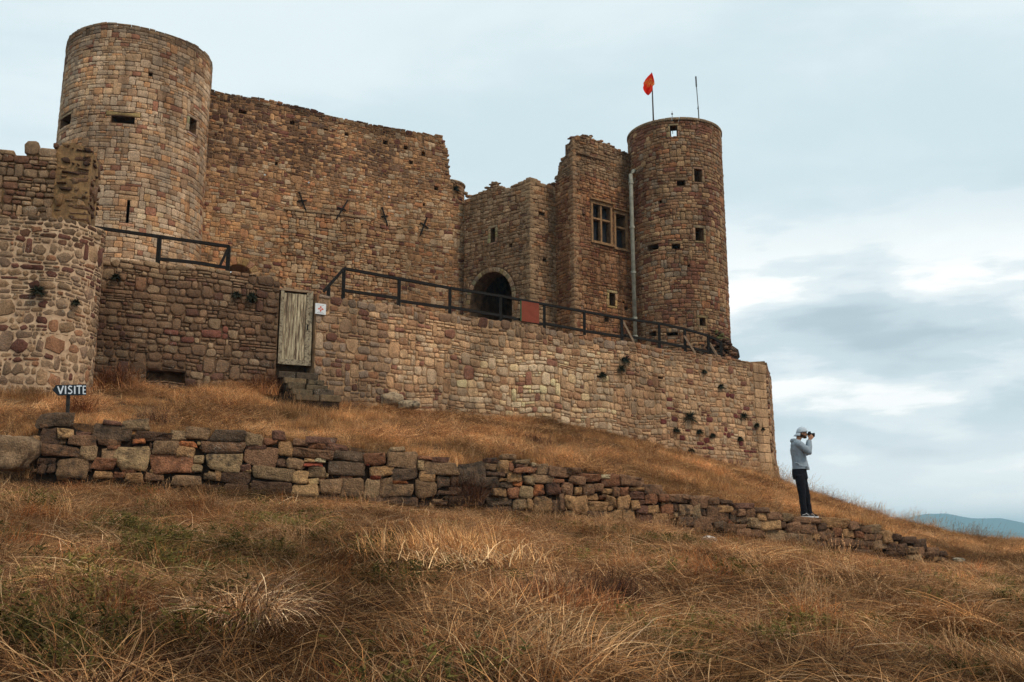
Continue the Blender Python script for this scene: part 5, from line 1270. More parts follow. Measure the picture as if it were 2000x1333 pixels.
    loft(t, [(-.085, 0, .975, .178, .185), (-.09, 0, 1.03, .168, .180), (-.10, 0, 1.12, .155, .168), (-.115, 0, 1.25, .150, .172), (-.14, 0, 1.38, .142, .190), (-.15, 0, 1.48, .118, .195), (-.155, 0, 1.545, .085, .15), (-.13, 0, 1.59, .066, .078)], 28)
    for sh, el, wr in ((shN, elN, wrN), (shF, elF, wrF)):
        e = Vector(el); w = Vector(wr); cuff = e.lerp(w, .93); limb(t, [(-.145, sh[1] * .5, 1.485), sh, e, cuff], [.085, .082, .066, .044]); ball(t, tuple(e), (.064, .06, .062))
    limb(t, [(-.20, -.095, 1.575), (-.235, 0, 1.565), (-.20, .095, 1.575)], [.03, .042, .03])          # collar of a hood lying on the back
    limb(t, [(-.12, -.10, 1.575), (-.20, -.08, 1.585), (-.23, 0, 1.58)], [.022, .032, .036]); limb(t, [(-.12, .10, 1.575), (-.20, .08, 1.585), (-.23, 0, 1.58)], [.022, .032, .036])
    for k, (x, z, a) in enumerate([(-.20, 1.08, .2), (-.10, 1.05, -.1), (0.0, 1.02, .1)]):      # soft folds over the hip
        limb(t, [(x - .07, -.165, z), (x, -.178, z + a * .1), (x + .06, -.165, z - .02)], [.010, .016, .008], 8)
    sh_ = fused('shirt', t, GRY, .010, root, 3)
    tx = bpy.data.textures.new('folds', 'CLOUDS'); tx.noise_scale = .16; dm = sh_.modifiers.new('folds', 'DISPLACE'); dm.texture = tx; dm.strength = .028; dm.mid_level = .5; dm.texture_coords = 'LOCAL'
    # jeans
    j = MB()
    loft(j, [(-.115, 0, 1.00, .140, .165), (-.12, 0, .93, .148, .172), (-.115, 0, .85, .155, .178), (-.105, 0, .79, .150, .172), (-.10, 0, .77, .12, .15)], 28)
    limb(j, [(-.135, -.085, .85), (-.125, -.09, .68), (-.105, -.095, .48), (-.11, -.10, .28), (-.085, -.10, .075)], [.108, .098, .076, .070, .064])
    limb(j, [(-.08, .085, .85), (-.035, .09, .68), (.018, .10, .48), (.03, .10, .28), (.065, .10, .075)], [.112, .100, .076, .068, .062])
    jn = fused('jeans', j, JN, .011, root, 3)
    tx2 = bpy.data.textures.new('creases', 'CLOUDS'); tx2.noise_scale = .10; dm = jn.modifiers.new('creases', 'DISPLACE'); dm.texture = tx2; dm.strength = .022; dm.mid_level = .5; dm.texture_coords = 'LOCAL'
    # shoes
    for x, y, a in ((-.065, -.11, -.05), (.09, .11, .1)):
        c, s = math.cos(a), math.sin(a); prof = [(-.10, .035), (-.06, .040), (0, .040), (.07, .045), (.12, .040), (.150, .022)]
        outl = [(xx, -hw) for xx, hw in prof] + [(xx, hw) for xx, hw in prof[::-1]]; n = len(outl)
        def T(q, z): return (x + q[0] * c - q[1] * s, y + q[0] * s + q[1] * c, z)
        sole = MB(); sole.add([T(q, 0.0) for q in outl] + [T(q, .028) for q in outl], [tuple(range(n - 1, -1, -1)), tuple(range(n, 2 * n))] + [(i, (i + 1) % n, (i + 1) % n + n, i + n) for i in range(n)])
        up = MB(); rings = []
        for z, f, sh in ((.028, .96, 0), (.055, .86, -.008), (.09, .60, -.04), (.125, .50, -.05)): rings.append([T((q[0] * f + sh, q[1] * (f if f > .8 else f * 1.15)), z) for q in outl])
        vs = [q for r_ in rings for q in r_]; fc = [(i * n + k, i * n + (k + 1) % n, (i + 1) * n + (k + 1) % n, (i + 1) * n + k) for i in range(3) for k in range(n)] + [tuple(3 * n + k for k in range(n))]
        up.add(vs, fc); o = part('shoe', up, SH, root, True); part('sole', sole, WH, o)
        st = MB(); st.bar(T((.0, -.040), .088), T((.06, -.042), .042), .008, .026, (0, 1, 0)); st.bar(T((-.07, -.039), .05), T((.02, -.042), .078), .008, .016, (0, 1, 0)); part('stripe', st, WH, o)
    # cap, worn backwards: crown and a peak drooping over the neck
    n1, n2 = 24, 8; cp = MB(); vs = []; fs = []
    for jj in range(n2 + 1):
        tt = math.pi / 2 * jj / n2
        for i in range(n1):
            a = 2 * math.pi * i / n1; vs.append((-.024 + .110 * math.cos(a) * math.cos(tt) - .006 * math.sin(tt), .094 * math.sin(a) * math.cos(tt), 1.738 + .118 * math.sin(tt) + .016 * math.cos(a) * math.cos(tt)))
    for jj in range(n2):
        for i in range(n1): fs.append((jj * n1 + i, jj * n1 + (i + 1) % n1, (jj + 1) * n1 + (i + 1) % n1, (jj + 1) * n1 + i))
    cp.add(vs, fs); cap = part('cap', cp, CAPM, root, True); sl = cap.modifiers.new('solid', 'SOLIDIFY'); sl.thickness = .006; sl.offset = 1
    pk = MB(); vs = []; fs = []
    for jj in range(5):
        for i in range(9):
            a = math.pi / 2 + math.pi * (.14 + .72 * i / 8); f = jj / 4; r = 1 + .55 * f * math.sin(math.pi * (.1 + .8 * i / 8)); vs.append((-.024 + .110 * math.cos(a) * r, .094 * math.sin(a) * (1 + (r - 1) * .3), 1.724 - .058 * f))
    for jj in range(4):
        for i in range(8): fs.append((jj * 9 + i, jj * 9 + i + 1, (jj + 1) * 9 + i + 1, (jj + 1) * 9 + i))
    pk.add(vs, fs); p_ = part('peak', pk, CAPM, cap, True); sl = p_.modifiers.new('solid', 'SOLIDIFY'); sl.thickness = .006
    root.rotation_euler = (0, 0, yaw)
    # the camera he holds
    cm = empty('camera', foot + Vector((.15, -.012, 1.695)), 'black camera with a short lens held up to the eye of the person', 'camera'); cm.rotation_euler = (0, 0, yaw)
    bd = MB(); bd.box((-.025, 0, 0), (.026, .066, .044)); bd.box((-.02, 0, .052), (.026, .026, .014)); bdy = part('camera_body', bd, BK, cm); bv = bdy.modifiers.new('bevel', 'BEVEL'); bv.width = .008; bv.segments = 2
    ln = MB(); ln.tube([(.0, 0, -.002), (.02, 0, -.002), (.022, 0, -.002), (.065, 0, -.002), (.067, 0, -.002), (.082, 0, -.002)], [.032, .034, .036, .036, .040, .040], 16); part('lens', ln, BK, cm)
person()

# ------------------------------------------------------------------ plants growing out of the walls
M_WEED = plain_noise('dark_weed_green', (.018, .020, .012), (.055, .055, .03), 20)
M_TWIG = plain_noise('dry_twig', (.06, .035, .025), (.12, .075, .045), 20)
def tuft_mesh(g, r, n, w, up=.4, droop=.0, seg=2):
    V = []; Fc = []
    for i in range(n):
        a = g.uniform(0, 2 * math.pi); el = g.uniform(-.5, 1.3) + up * .3; L = r * g.uniform(.5, 1.1); d = Vector((math.cos(a) * math.cos(el), math.sin(a) * math.cos(el), math.sin(el)))
        sd = d.cross(Vector((g.uniform(-1, 1), g.uniform(-1, 1), 1))).normalized() * w * g.uniform(.6, 1.3); p = Vector((0, 0, 0)) + d * r * g.uniform(0, .35); b = len(V)
        for k in range(seg + 1):
            t = k / seg; c = p + d * L * t - Vector((0, 0, droop * L * t * t)); ww = sd * math.sin(math.pi * (.15 + .8 * t)); V += [tuple(c - ww), tuple(c + ww)]
        for k in range(seg): Fc.append((b + 2 * k, b + 2 * k + 1, b + 2 * k + 3, b + 2 * k + 2))
    return V, Fc
def wall_plants():
    g = random.Random(12)
    L = [(S_BAS, 75, 571, .16, 'dark weed tuft rooted high in the pale bastion at the far left'), (S_BAS, 147, 592, .09, 'small dark weed tuft in the bastion near its rounded corner'),
         (S_LW, 226, 543, .12, 'dark weed tuft near the top of the brown terrace wall beside the bastion'), (S_LW, 491, 583, .17, 'dark weed hanging from a hole in the brown terrace wall near the plank door'),
         (S_LW, 462, 577, .12, 'thin dark weed just left of the hole in the brown terrace wall'), (S_RET, 1220, 705, .19, 'round dark weed on the pale retaining wall, upper of a touching pair'),
         (S_RET, 1212, 722, .15, 'round dark weed on the pale retaining wall, lower of a touching pair'), (S_RET, 1176, 733, .12, 'flat dark weed on the retaining wall left of the touching pair'),
         (S_RET, 1345, 817, .26, 'largest dark bushy weed low on the retaining wall'), (S_RET, 1375, 727, .10, 'small weed under the right end of the railing on the retaining wall'), (S_RET, 1407, 756, .12, 'dark weed high on the retaining wall near its right end'),
         (S_RET, 1451, 814, .15, 'dark round weed near the dressed right corner of the retaining wall'), (S_RET, 1476, 832, .11, 'small dark weed close to the right edge of the retaining wall'), (S_RET, 1488, 839, .07, 'tiny dark weed at the very edge of the dressed corner'), (S_RET, 1364, 845, .13, 'tall thin dark weed below and right of the largest weed'),
         (S_RET, 1319, 842, .12, 'dark weed below and left of the largest weed'), (S_RET, 1346, 882, .13, 'low dark weed near the grass under the largest weed'), (S_RET, 1444, 858, .11, 'weed hanging under the round weed near the right corner'), (S_RET, 1390, 852, .11, 'weed right of the thin dark weed on the retaining wall'),
         (S_T2, 1236, 470, .08, None), (S_TUR, 889, 371, .2, 'dark ivy-like tuft on the small round turret')]
    for S, x, y, r, lab in L:
        if lab is None: continue
        u, v = S.px(x, y, .03); p = S.pt(u, v, .05); V, Fc = tuft_mesh(g, r * 1.15, 240, .008, .1, .4, 3); o = mesh_obj('wall_weed', np.array(V) + np.array(p), Fc, M_WEED, None); tag(o, lab, 'plant')
wall_plants()

# ------------------------------------------------------------------ grass
def blade_mesh(name, blades, mat):
    """blades: list of (points, half width, colour)"""
    V = []; Fc = []; C = []
    for pts, w, col, sd_ in blades:
        b = len(V); n = len(pts)
        for k, p in enumerate(pts):
            t = k / (n - 1); ww = w * (1 - .85 * t ** 1.5)
            V.append(tuple(p - sd_ * ww)); V.append(tuple(p + sd_ * ww)); kk = .55 + .55 * t; C += [tuple(c * kk for c in col)] * 2 if False else [col] * 2
        for k in range(n - 1): Fc.append((b + 2 * k, b + 2 * k + 1, b + 2 * k + 3, b + 2 * k + 2))
    me = bpy.data.meshes.new(name); me.from_pydata(V, [], Fc); at = me.attributes.new('col', 'FLOAT_COLOR', 'POINT')
    c = np.ones((len(V), 4)); c[:, :3] = C; at.data.foreach_set('color', c.ravel()); me.materials.append(mat); me.update(); return bpy.data.objects.new(name, me)
def grass_material():
    m = bpy.data.materials.new('dry_grass'); m.use_nodes = True; nt = m.node_tree; nt.nodes.clear()
    a = nt.nodes.new('ShaderNodeAttribute'); a.attribute_name = 'col'; b = nt.nodes.new('ShaderNodeAttribute'); b.attribute_type = 'INSTANCER'; b.attribute_name = 'tint'
    c = mix_n(nt, 1.0, a.outputs['Color'], b.outputs['Color'], 'MULTIPLY')
    d = nt.nodes.new('ShaderNodeBsdfDiffuse'); t = nt.nodes.new('ShaderNodeBsdfTranslucent'); x = nt.nodes.new('ShaderNodeMixShader'); o = nt.nodes.new('ShaderNodeOutputMaterial')
    nt.links.new(c, d.inputs[0]); nt.links.new(c, t.inputs[0]); x.inputs[0].default_value = .22; nt.links.new(d.outputs[0], x.inputs[1]); nt.links.new(t.outputs[0], x.inputs[2]); nt.links.new(x.outputs[0], o.inputs[0]); return m
M_GRASS = grass_material()
STRAW = [lin(c, 1.9) for c in ((168, 136, 98), (148, 112, 76), (128, 94, 62), (184, 156, 118), (104, 76, 54), (146, 118, 88))]
GOLD = [lin(c, 1.9) for c in ((172, 128, 82), (158, 114, 72), (142, 100, 64), (184, 146, 100), (126, 90, 62))]
DEAD = [lin(c, 1.6) for c in ((100, 74, 56), (78, 56, 44), (118, 88, 62), (64, 45, 38))]
GREEN = [lin(c, 1.4) for c in ((104, 90, 50), (88, 79, 44), (112, 96, 58), (74, 66, 42))]
PALE = [lin(c, 1.9) for c in ((170, 148, 124), (150, 128, 106), (186, 166, 140), (132, 108, 88))]
def curve_blade(g, base, az, el, L, curl, wob, n=5):
    p = Vector(base); pts = [p.copy()]; a, e = az, el
    for k in range(n):
        d = Vector((math.cos(a) * math.cos(e), math.sin(a) * math.cos(e), math.sin(e))); p = p + d * (L / n); pts.append(p.copy()); e -= curl / n * g.uniform(.5, 1.5); a += g.uniform(-wob, wob)
    d = Vector((math.cos(az), math.sin(az), .3)); sd_ = d.cross(Vector((g.uniform(-.6, .6), g.uniform(-.6, .6), 1))).normalized(); return pts, sd_
def clump(g, kind):
    B = []
    def add(base, az, el, L, curl, wob, w, pal_, n=5):
        pts, s = curve_blade(g, base, az, el, L, curl, wob, n); k = g.uniform(.5, 1.4); B.append((pts, w, tuple(c * k for c in g.choice(pal_)), s))
    if kind == 'upright':      # fine standing golden grass
        for i in range(150):
            r = g.uniform(0, .24) ; a0 = g.uniform(0, 6.28); az = g.gauss(.6, 1.2)
            add((r * math.cos(a0), r * math.sin(a0), -.04), az, g.uniform(.7, 1.45), g.uniform(.16, .38), g.uniform(.2, 1.1), .3, g.uniform(.0016, .0034), GOLD if g.random() < .8 else STRAW, 4)
    elif kind == 'swath':      # long stalks combed over one way (+x)
        for i in range(130):
            az = g.gauss(0, .42); el = g.uniform(.05, .62); L = g.uniform(.35, .85)
            add((g.uniform(-.35, .15), g.gauss(0, .16), g.uniform(-.03, .06)), az, el, L, el + g.uniform(.0, .9), .16, g.uniform(.0014, .003), STRAW if g.random() < .75 else GOLD, 6)
    elif kind == 'mat':        # tangled low litter
        for i in range(170):
            az = g.uniform(0, 6.28); el = g.uniform(-.05, .55); L = g.uniform(.12, .42)
            add((g.gauss(0, .18), g.gauss(0, .18), g.uniform(-.01, .08)), az, el, L, g.uniform(-.2, .8), .3, g.uniform(.0013, .0028), DEAD if g.random() < .5 else STRAW, 4)
    elif kind == 'tangle':     # long pale stems thrown across each other
        for i in range(46):
            az = g.gauss(0, .9) + (math.pi if g.random() < .35 else 0); el = g.uniform(.0, .5); L = g.uniform(.35, .95)
            add((g.gauss(0, .22), g.gauss(0, .22), g.uniform(.02, .12)), az, el, L, el + g.uniform(-.1, .5), .12, g.uniform(.0018, .0034), PALE if g.random() < .3 else STRAW, 7)
    elif kind == 'arch':       # fountain tussock: rises and falls over
        for i in range(240):
            r = g.uniform(0, .11); a0 = g.uniform(0, 6.28); az = a0 + g.gauss(0, .5); L = g.uniform(.26, .52)
            add((r * math.cos(a0), r * math.sin(a0), -.03), az, g.uniform(.8, 1.4), L, g.uniform(1.2, 2.5), .2, g.uniform(.0014, .003), STRAW if g.random() < .6 else DEAD, 7)
    elif kind == 'green':      # small leafy weeds
        for i in range(26):
            a0 = g.uniform(0, 6.28); r = g.uniform(0, .17); base = Vector((r * math.cos(a0), r * math.sin(a0), 0)); H = g.uniform(.06, .17); lean = Vector((g.uniform(-.5, .5), g.uniform(-.5, .5), 1)).normalized()
            B.append(([base, base + lean * H], .002, g.choice(GREEN), Vector((1, 0, 0))))
            for k in range(11):
                q = base + lean * H * g.uniform(.15, 1); az = g.uniform(0, 6.28); el = g.uniform(-.2, .9); L = g.uniform(.018, .045)
                d = Vector((math.cos(az) * math.cos(el), math.sin(az) * math.cos(el), math.sin(el))); B.append(([q, q + d * L * .5, q + d * L], g.uniform(.003, .0055), g.choice(GREEN), d.cross(Vector((g.uniform(-1, 1), g.uniform(-1, 1), 1))).normalized()))
    elif kind == 'seed':       # tall thin stalks with feathery heads
        for i in range(26):
            r = g.uniform(0, .22); a0 = g.uniform(0, 6.28); az = g.gauss(.2, .7); L = g.uniform(.38, .68)
            pts, s = curve_blade(g, (r * math.cos(a0), r * math.sin(a0), -.03), az, g.uniform(1.1, 1.5), L, g.uniform(.2, .9), .12, 6); B.append((pts, .0018, g.choice(STRAW), s))
            for k in range(9):
                t = g.uniform(.74, 1.0); j = min(int(t * 6), 5); f = t * 6 - j; q = pts[j].lerp(pts[j + 1], f); d = (pts[-1] - pts[-2]).normalized() + Vector((g.uniform(-.5, .5), g.uniform(-.5, .5), g.uniform(-.3, .5))); B.append(([q, q + d * .018], .0035, g.choice(STRAW), s))
    elif kind == 'bush':       # reddish dead stems, wiry
        for i in range(34):
            az = g.uniform(0, 6.28); pts, s = curve_blade(g, (g.gauss(0, .05), g.gauss(0, .05), 0), az, g.uniform(.6, 1.45), g.uniform(.2, .42), g.uniform(-.3, .5), .35, 5); B.append((pts, .0024, g.choice(DEAD), s))
            for k in range(9):
                j = g.randint(1, 4); q = pts[j].lerp(pts[j + 1], g.random()); p2, s2 = curve_blade(g, q, az + g.uniform(-1.5, 1.5), g.uniform(.1, 1.3), g.uniform(.04, .14), g.uniform(-.4, .6), .4, 2); B.append((p2, .0018, g.choice(DEAD), s2))
    return B
gk = random.Random(77)
def scatter(name, kind, variants, P3, rot, scl, tint, label=None):
    col = bpy.data.collections.new(name + '_clumps')     # kept out of the scene: only instanced
    for i in range(variants): col.objects.link(blade_mesh('%s_clump' % kind, clump(gk, kind), M_GRASS))
    me = bpy.data.meshes.new(name); me.from_pydata(P3.tolist(), [], []); n = len(P3)
    for nm, tp, arr, key in (('rot', 'FLOAT_VECTOR', rot, 'vector'), ('scl', 'FLOAT', scl, 'value'), ('idx', 'INT', np.random.RandomState(3).randint(0, variants, n), 'value')):
        at = me.attributes.new(nm, tp, 'POINT'); at.data.foreach_set(key, np.asarray(arr).ravel())
    at = me.attributes.new('tint', 'FLOAT_COLOR', 'POINT'); at.data.foreach_set('color', np.c_[tint, np.ones(n)].ravel())
    o = bpy.data.objects.new(name, me); COL.objects.link(o); o['kind'] = 'stuff'
    ng = bpy.data.node_groups.new(name, 'GeometryNodeTree'); ng.interface.new_socket('Geometry', in_out='INPUT', socket_type='NodeSocketGeometry'); ng.interface.new_socket('Geometry', in_out='OUTPUT', socket_type='NodeSocketGeometry')
    N = ng.nodes; L = ng.links; gi = N.new('NodeGroupInput'); go = N.new('NodeGroupOutput'); ip = N.new('GeometryNodeInstanceOnPoints'); ci = N.new('GeometryNodeCollectionInfo')
    ci.inputs['Collection'].default_value = col; ci.inputs['Separate Children'].default_value = True; ci.inputs['Reset Children'].default_value = True
    def NA(nm, tp): a = N.new('GeometryNodeInputNamedAttribute'); a.data_type = tp; a.inputs['Name'].default_value = nm; return a.outputs['Attribute']
    L.new(gi.outputs[0], ip.inputs['Points']); L.new(ci.outputs[0], ip.inputs['Instance']); ip.inputs['Pick Instance'].default_value = True
    L.new(NA('idx', 'INT'), ip.inputs['Instance Index']); L.new(NA('rot', 'FLOAT_VECTOR'), ip.inputs['Rotation']); L.new(NA('scl', 'FLOAT'), ip.inputs['Scale']); L.new(ip.outputs[0], go.inputs[0])
    md = o.modifiers.new('scatter', 'NODES'); md.node_group = ng; return o
rs = np.random.RandomState(5)
def inside_castle(X, Y, m=.0):
    """True where walls and terrace stand"""
    p = S_RET.p; out = np.zeros(X.shape, bool)
    yw = np.interp(X, [-9.3, -5.86, -4.99, 0, 8.85], [22.6, 24.4, 24.75, 28.0, 34.1]); foot = np.interp(X, [-5, 8.85, 9.2], [0, .3, .3])
    out |= (X > -9.3) & (X < 9.05) & (Y > yw - foot - m)
    out |= (X <= -9.0) & (Y > np.interp(X, [-13.6, -9.9, -9.1], [19.75, 20.45, 21.2]) - m)
    stp = (X > -6.0) & (X < -4.3) & (Y > 23.2) ; out |= stp
    return out
def wall_side(X, Y):
    s = (X - WA[0]) * wn[0] + (Y - WA[1]) * wn[1]; t = (X - WA[0]) * wt[0] + (Y - WA[1]) * wt[1]; Lw = np.linalg.norm(WB - WA); return s, t, Lw
def points(x0, x1, y0, y1, dens, keep):
    n = int((x1 - x0) * (y1 - y0) * dens); X = rs.uniform(x0, x1, n); Y = rs.uniform(y0, y1, n)
    fr = np.abs(X) < .56 * Y + 1.6; X, Y = X[fr], Y[fr]; k = keep(X, Y); X, Y = X[k], Y[k]
    ok = ~inside_castle(X, Y); s, t, Lw = wall_side(X, Y); ok &= ~((s > -.08) & (s < .42) & (t > -.1) & (t < Lw))
    X, Y = X[ok], Y[ok]; return X, Y, height(X, Y)
def in_px(X, Y, Z): 
    c, s = math.cos(PHI), math.sin(PHI); d = Y * c + Z * s; up = -Y * s + Z * c; return 1000 + F * X / d, 666.5 - F * up / d
def slope_rot(X, Y, az, tilt=1.0):
    e = .1; gx = (height(X + e, Y, False) - height(X - e, Y, False)) / (2 * e); gy = (height(X, Y + e, False) - height(X, Y - e, False)) / (2 * e)
    gx = np.clip(gx, -.6, .6); gy = np.clip(gy, -.6, .6)
    # euler XYZ: rotate az about Z last; tilt expressed in the clump's own frame
    rx = (gy * np.cos(az) - gx * np.sin(az)) * 1.0; ry = -(gx * np.cos(az) + gy * np.sin(az)); return np.stack([np.arctan(rx) * tilt, np.arctan(ry) * tilt, az], -1)
def blob_mask(x, y, lst):
    m = np.zeros(x.shape)
    for cx, cy, rx, ry, k in lst: m = np.maximum(m, k * np.exp(-((x - cx) / rx) ** 2 - ((y - cy) / ry) ** 2))
    return m
GREENS = [(400, 1125, 130, 45, 1), (250, 1060, 120, 30, .8), (60, 1215, 110, 60, .9), (500, 1060, 150, 35, .7), (1300, 1290, 200, 45, .8), (700, 1120, 160, 40, .5), (1440, 1260, 120, 40, .5), (1950, 1150, 70, 40, .4), (90, 1310, 120, 40, .7), (1240, 1080, 90, 25, .35)]
BARE = [(1200, 1185, 75, 34, 1), (380, 1200, 60, 30, .6), (1240, 1135, 70, 26, .7), (640, 1130, 60, 25, .6), (860, 1190, 60, 30, .6), (1800, 1240, 110, 40, .6), (550, 975, 150, 18, .7), (900, 960, 70, 30, .7), (140, 1290, 110, 60, .6), (1050, 1255, 80, 40, .5)]
LIGHT = [(1480, 1120, 260, 45, 1), (870, 1090, 40, 90, .8), (1650, 1250, 260, 50, .7), (1850, 1160, 120, 40, .6), (60, 1130, 120, 50, .4), (1250, 1060, 120, 25, .5), (1560, 1080, 200, 20, .4)]
def comb(X, Y):
    a = (_vn(X * .45 + 9, Y * .45 + 3, 21) - .5) * 5.5 + (_vn(X * 1.3, Y * 1.3, 22) - .5) * 2.2; return a + .2
def tints(X, Y, Z, base, var=.22):
    px_, py_ = in_px(X, Y, Z); n1 = _vn(X * .8, Y * .8, 31); n2 = _vn(X * 3, Y * 3, 32); k = .84 + (n1 - .5) * .95 + (n2 - .5) * .6 + rs.uniform(-var, var, X.shape) * .6
    k = k * (1 + .35 * blob_mask(px_, py_, LIGHT) - .5 * blob_mask(px_, py_, BARE))
    h = rs.uniform(-1, 1, X.shape) * .05; t = np.stack([k * (base[0] + h), k * base[1], k * (base[2] - h)], -1); return np.clip(t, .05, 2)
def front(X, Y): s, t, Lw = wall_side(X, Y); return (s < 0) | (t > Lw) 
def low_mask(X, Y): Z = height(X, Y, False); return in_px(X, Y, Z)
# foreground
X, Y, Z = points(-13, 15, 3.6, 24, 30, lambda X, Y: front(X, Y))
a = comb(X, Y) + rs.normal(0, .5, X.shape); pxx, pyy = in_px(X, Y, Z); keep = rs.uniform(0, 1, X.shape) > (.3 * blob_mask(pxx, pyy, GREENS)) + .3 * blob_mask(pxx, pyy, BARE) ; X, Y, Z, a = X[keep], Y[keep], Z[keep], a[keep]
scatter('matted_dry_grass', 'mat', 6, np.stack([X, Y, Z], -1), slope_rot(X, Y, a), rs.uniform(.8, 1.3, X.shape), tints(X, Y, Z, (.70, .625, .59)))
X, Y, Z = points(-13, 15, 3.6, 25, 15, lambda X, Y: front(X, Y) & (_vn(X * .55, Y * .55, 41) + rs.uniform(-.2, .2, X.shape) > .34))
a = comb(X, Y) + rs.normal(0, .3, X.shape); pxx, pyy = in_px(X, Y, Z); keep = rs.uniform(0, 1, X.shape) > .6 * blob_mask(pxx, pyy, GREENS) + .6 * blob_mask(pxx, pyy, BARE) ; X, Y, Z, a = X[keep], Y[keep], Z[keep], a[keep]
scatter('combed_long_grass', 'swath', 8, np.stack([X, Y, Z], -1), slope_rot(X, Y, a), rs.uniform(.6, 1.15, X.shape), tints(X, Y, Z, (.93, .86, .82)))
X, Y, Z = points(-13, 15, 3.6, 24, 8, lambda X, Y: front(X, Y) & (_vn(X * .8 + 4, Y * .8, 51) + rs.uniform(-.15, .15, X.shape) > .50))
a = rs.uniform(0, 6.28, X.shape); scatter('arching_tussock_grass', 'arch', 6, np.stack([X, Y, Z], -1), slope_rot(X, Y, a, .6), rs.uniform(.5, 1.0, X.shape), tints(X, Y, Z, (.92, .78, .68)))
X, Y, Z = points(-13, 15, 3.6, 20, 4.5, lambda X, Y: front(X, Y) & (_vn(X * .9 + 2, Y * .9, 81) + rs.uniform(-.2, .2, X.shape) > .36))
a = comb(X, Y); pxx, pyy = in_px(X, Y, Z); keep = rs.uniform(0, 1, X.shape) > .6 * blob_mask(pxx, pyy, BARE); X, Y, Z, a = X[keep], Y[keep], Z[keep], a[keep]
scatter('tangled_pale_stems', 'tangle', 7, np.stack([X, Y, Z + .02], -1), slope_rot(X, Y, a), rs.uniform(.6, 1.1, X.shape), tints(X, Y, Z, (.96, .82, .70)))
X, Y, Z = points(-13, 15, 4.2, 22, 8, lambda X, Y: front(X, Y) & (_vn(X * .75 + 8, Y * .75, 95) + rs.uniform(-.08, .08, X.shape) > .60)); a = rs.uniform(0, 6.28, X.shape)
tn = tints(X, Y, Z, (.95, .76, .64)); rr = (rs.uniform(0, 1, X.shape) < .35)[:, None]; tn = np.where(rr, tn * np.array([.85, .62, .55]), tn)
scatter('standing_tufts', 'upright', 5, np.stack([X, Y, Z], -1), slope_rot(X, Y, a, .4), rs.uniform(.6, 1.15, X.shape), tn)
# green weeds
X, Y, Z = points(-11, 12, 4, 17, 34, lambda X, Y: front(X, Y)); pxx, pyy = in_px(X, Y, Z)
keep = rs.uniform(0, 1, X.shape) < blob_mask(pxx, pyy, GREENS) * .6 + .03; X, Y, Z = X[keep], Y[keep], Z[keep]
scatter('green_weeds', 'green', 5, np.stack([X, Y, Z + .05], -1), slope_rot(X, Y, rs.uniform(0, 6.28, X.shape), .6), rs.uniform(.8, 1.6, X.shape), tints(X, Y, Z, (.95, 1.0, .9)))
# grass growing against the foot of the dry-stone wall and over its head
s_, t_, Lw = None, None, np.linalg.norm(WB - WA)
n = 1100; t_ = rs.uniform(-.5, Lw + 1.0, n); s_ = -.08 - np.abs(rs.normal(0, .22, n)); X = WA[0] + wt[0] * t_ + wn[0] * s_; Y = WA[1] + wt[1] * t_ + wn[1] * s_; Z = height(X, Y)
scatter('grass_at_wall_foot', 'upright', 4, np.stack([X, Y, Z], -1), slope_rot(X, Y, rs.uniform(0, 6.28, n), .3), rs.uniform(.35, .9, n) * np.where(rs.uniform(0, 1, n) < .12, 1.7, 1) * np.where(t_ > 15.5, .75, np.where(t_ > 10.5, 1.25, .8)), tints(X, Y, Z, (.72, .66, .64)))
# upper slope: fine, dense, golden
def upper(X, Y): s, t, Lw = wall_side(X, Y); return ((s > .38) & (t <= Lw)) | ((t > Lw - .5) & (Y > 20)) | ((t < 0) & (s > -2))
X, Y, Z = points(-14, 22, 15.5, 39, 17, upper); pxx, pyy = in_px(X, Y, Z)
a = rs.uniform(0, 6.28, X.shape); g1 = .5 + .5 * _vn(X * .5, Y * .5, 61) + .35 * (_vn(X * 1.7, Y * 1.7, 62) - .5)
scatter('golden_slope_grass', 'upright', 8, np.stack([X, Y, Z], -1), slope_rot(X, Y, a, .3), g1 * rs.uniform(.7, 1.2, X.shape), tints(X, Y, Z, (1.14, 1.09, 1.05)))
X, Y, Z = points(-14, 22, 15.5, 38, 5, lambda X, Y: upper(X, Y) & (_vn(X * .6, Y * .6, 71) > .42)); a = comb(X, Y)
scatter('combed_slope_grass', 'swath', 5, np.stack([X, Y, Z], -1), slope_rot(X, Y, a, .8), rs.uniform(.5, .9, X.shape), tints(X, Y, Z, (1.12, 1.07, 1.02)))
X, Y, Z = points(-14, 22, 15.5, 36, 6, lambda X, Y: upper(X, Y) & (_vn(X * 1.1 + 5, Y * 1.1, 91) > .45)); a = rs.uniform(0, 6.28, X.shape)
scatter('matted_slope_grass', 'mat', 4, np.stack([X, Y, Z + .04], -1), slope_rot(X, Y, a, .8), rs.uniform(.8, 1.5, X.shape), tints(X, Y, Z, (1.1, .93, .78)))
# seed heads along the crest against the sky, and a few through the meadow
X, Y, Z = points(7, 19, 29, 37.5, 3.5, lambda X, Y: upper(X, Y)); sc_ = rs.uniform(.6, 1.25, X.shape) * np.where(X < 15, 1, .6)
scatter('seed_head_grass', 'seed', 5, np.stack([X, Y, Z], -1), np.stack([rs.uniform(-.1, .1, X.shape), rs.uniform(-.1, .1, X.shape), rs.uniform(-.6, .6, X.shape)], -1), sc_, tints(X, Y, Z, (1, .95, .9)))
X, Y, Z = points(-12, 14, 4, 24, .8, lambda X, Y: X > -99)
scatter('scattered_seed_stalks', 'seed', 4, np.stack([X, Y, Z], -1), slope_rot(X, Y, rs.uniform(0, 6.28, X.shape), .2), rs.uniform(.6, 1.1, X.shape), tints(X, Y, Z, (.9, .8, .75)))

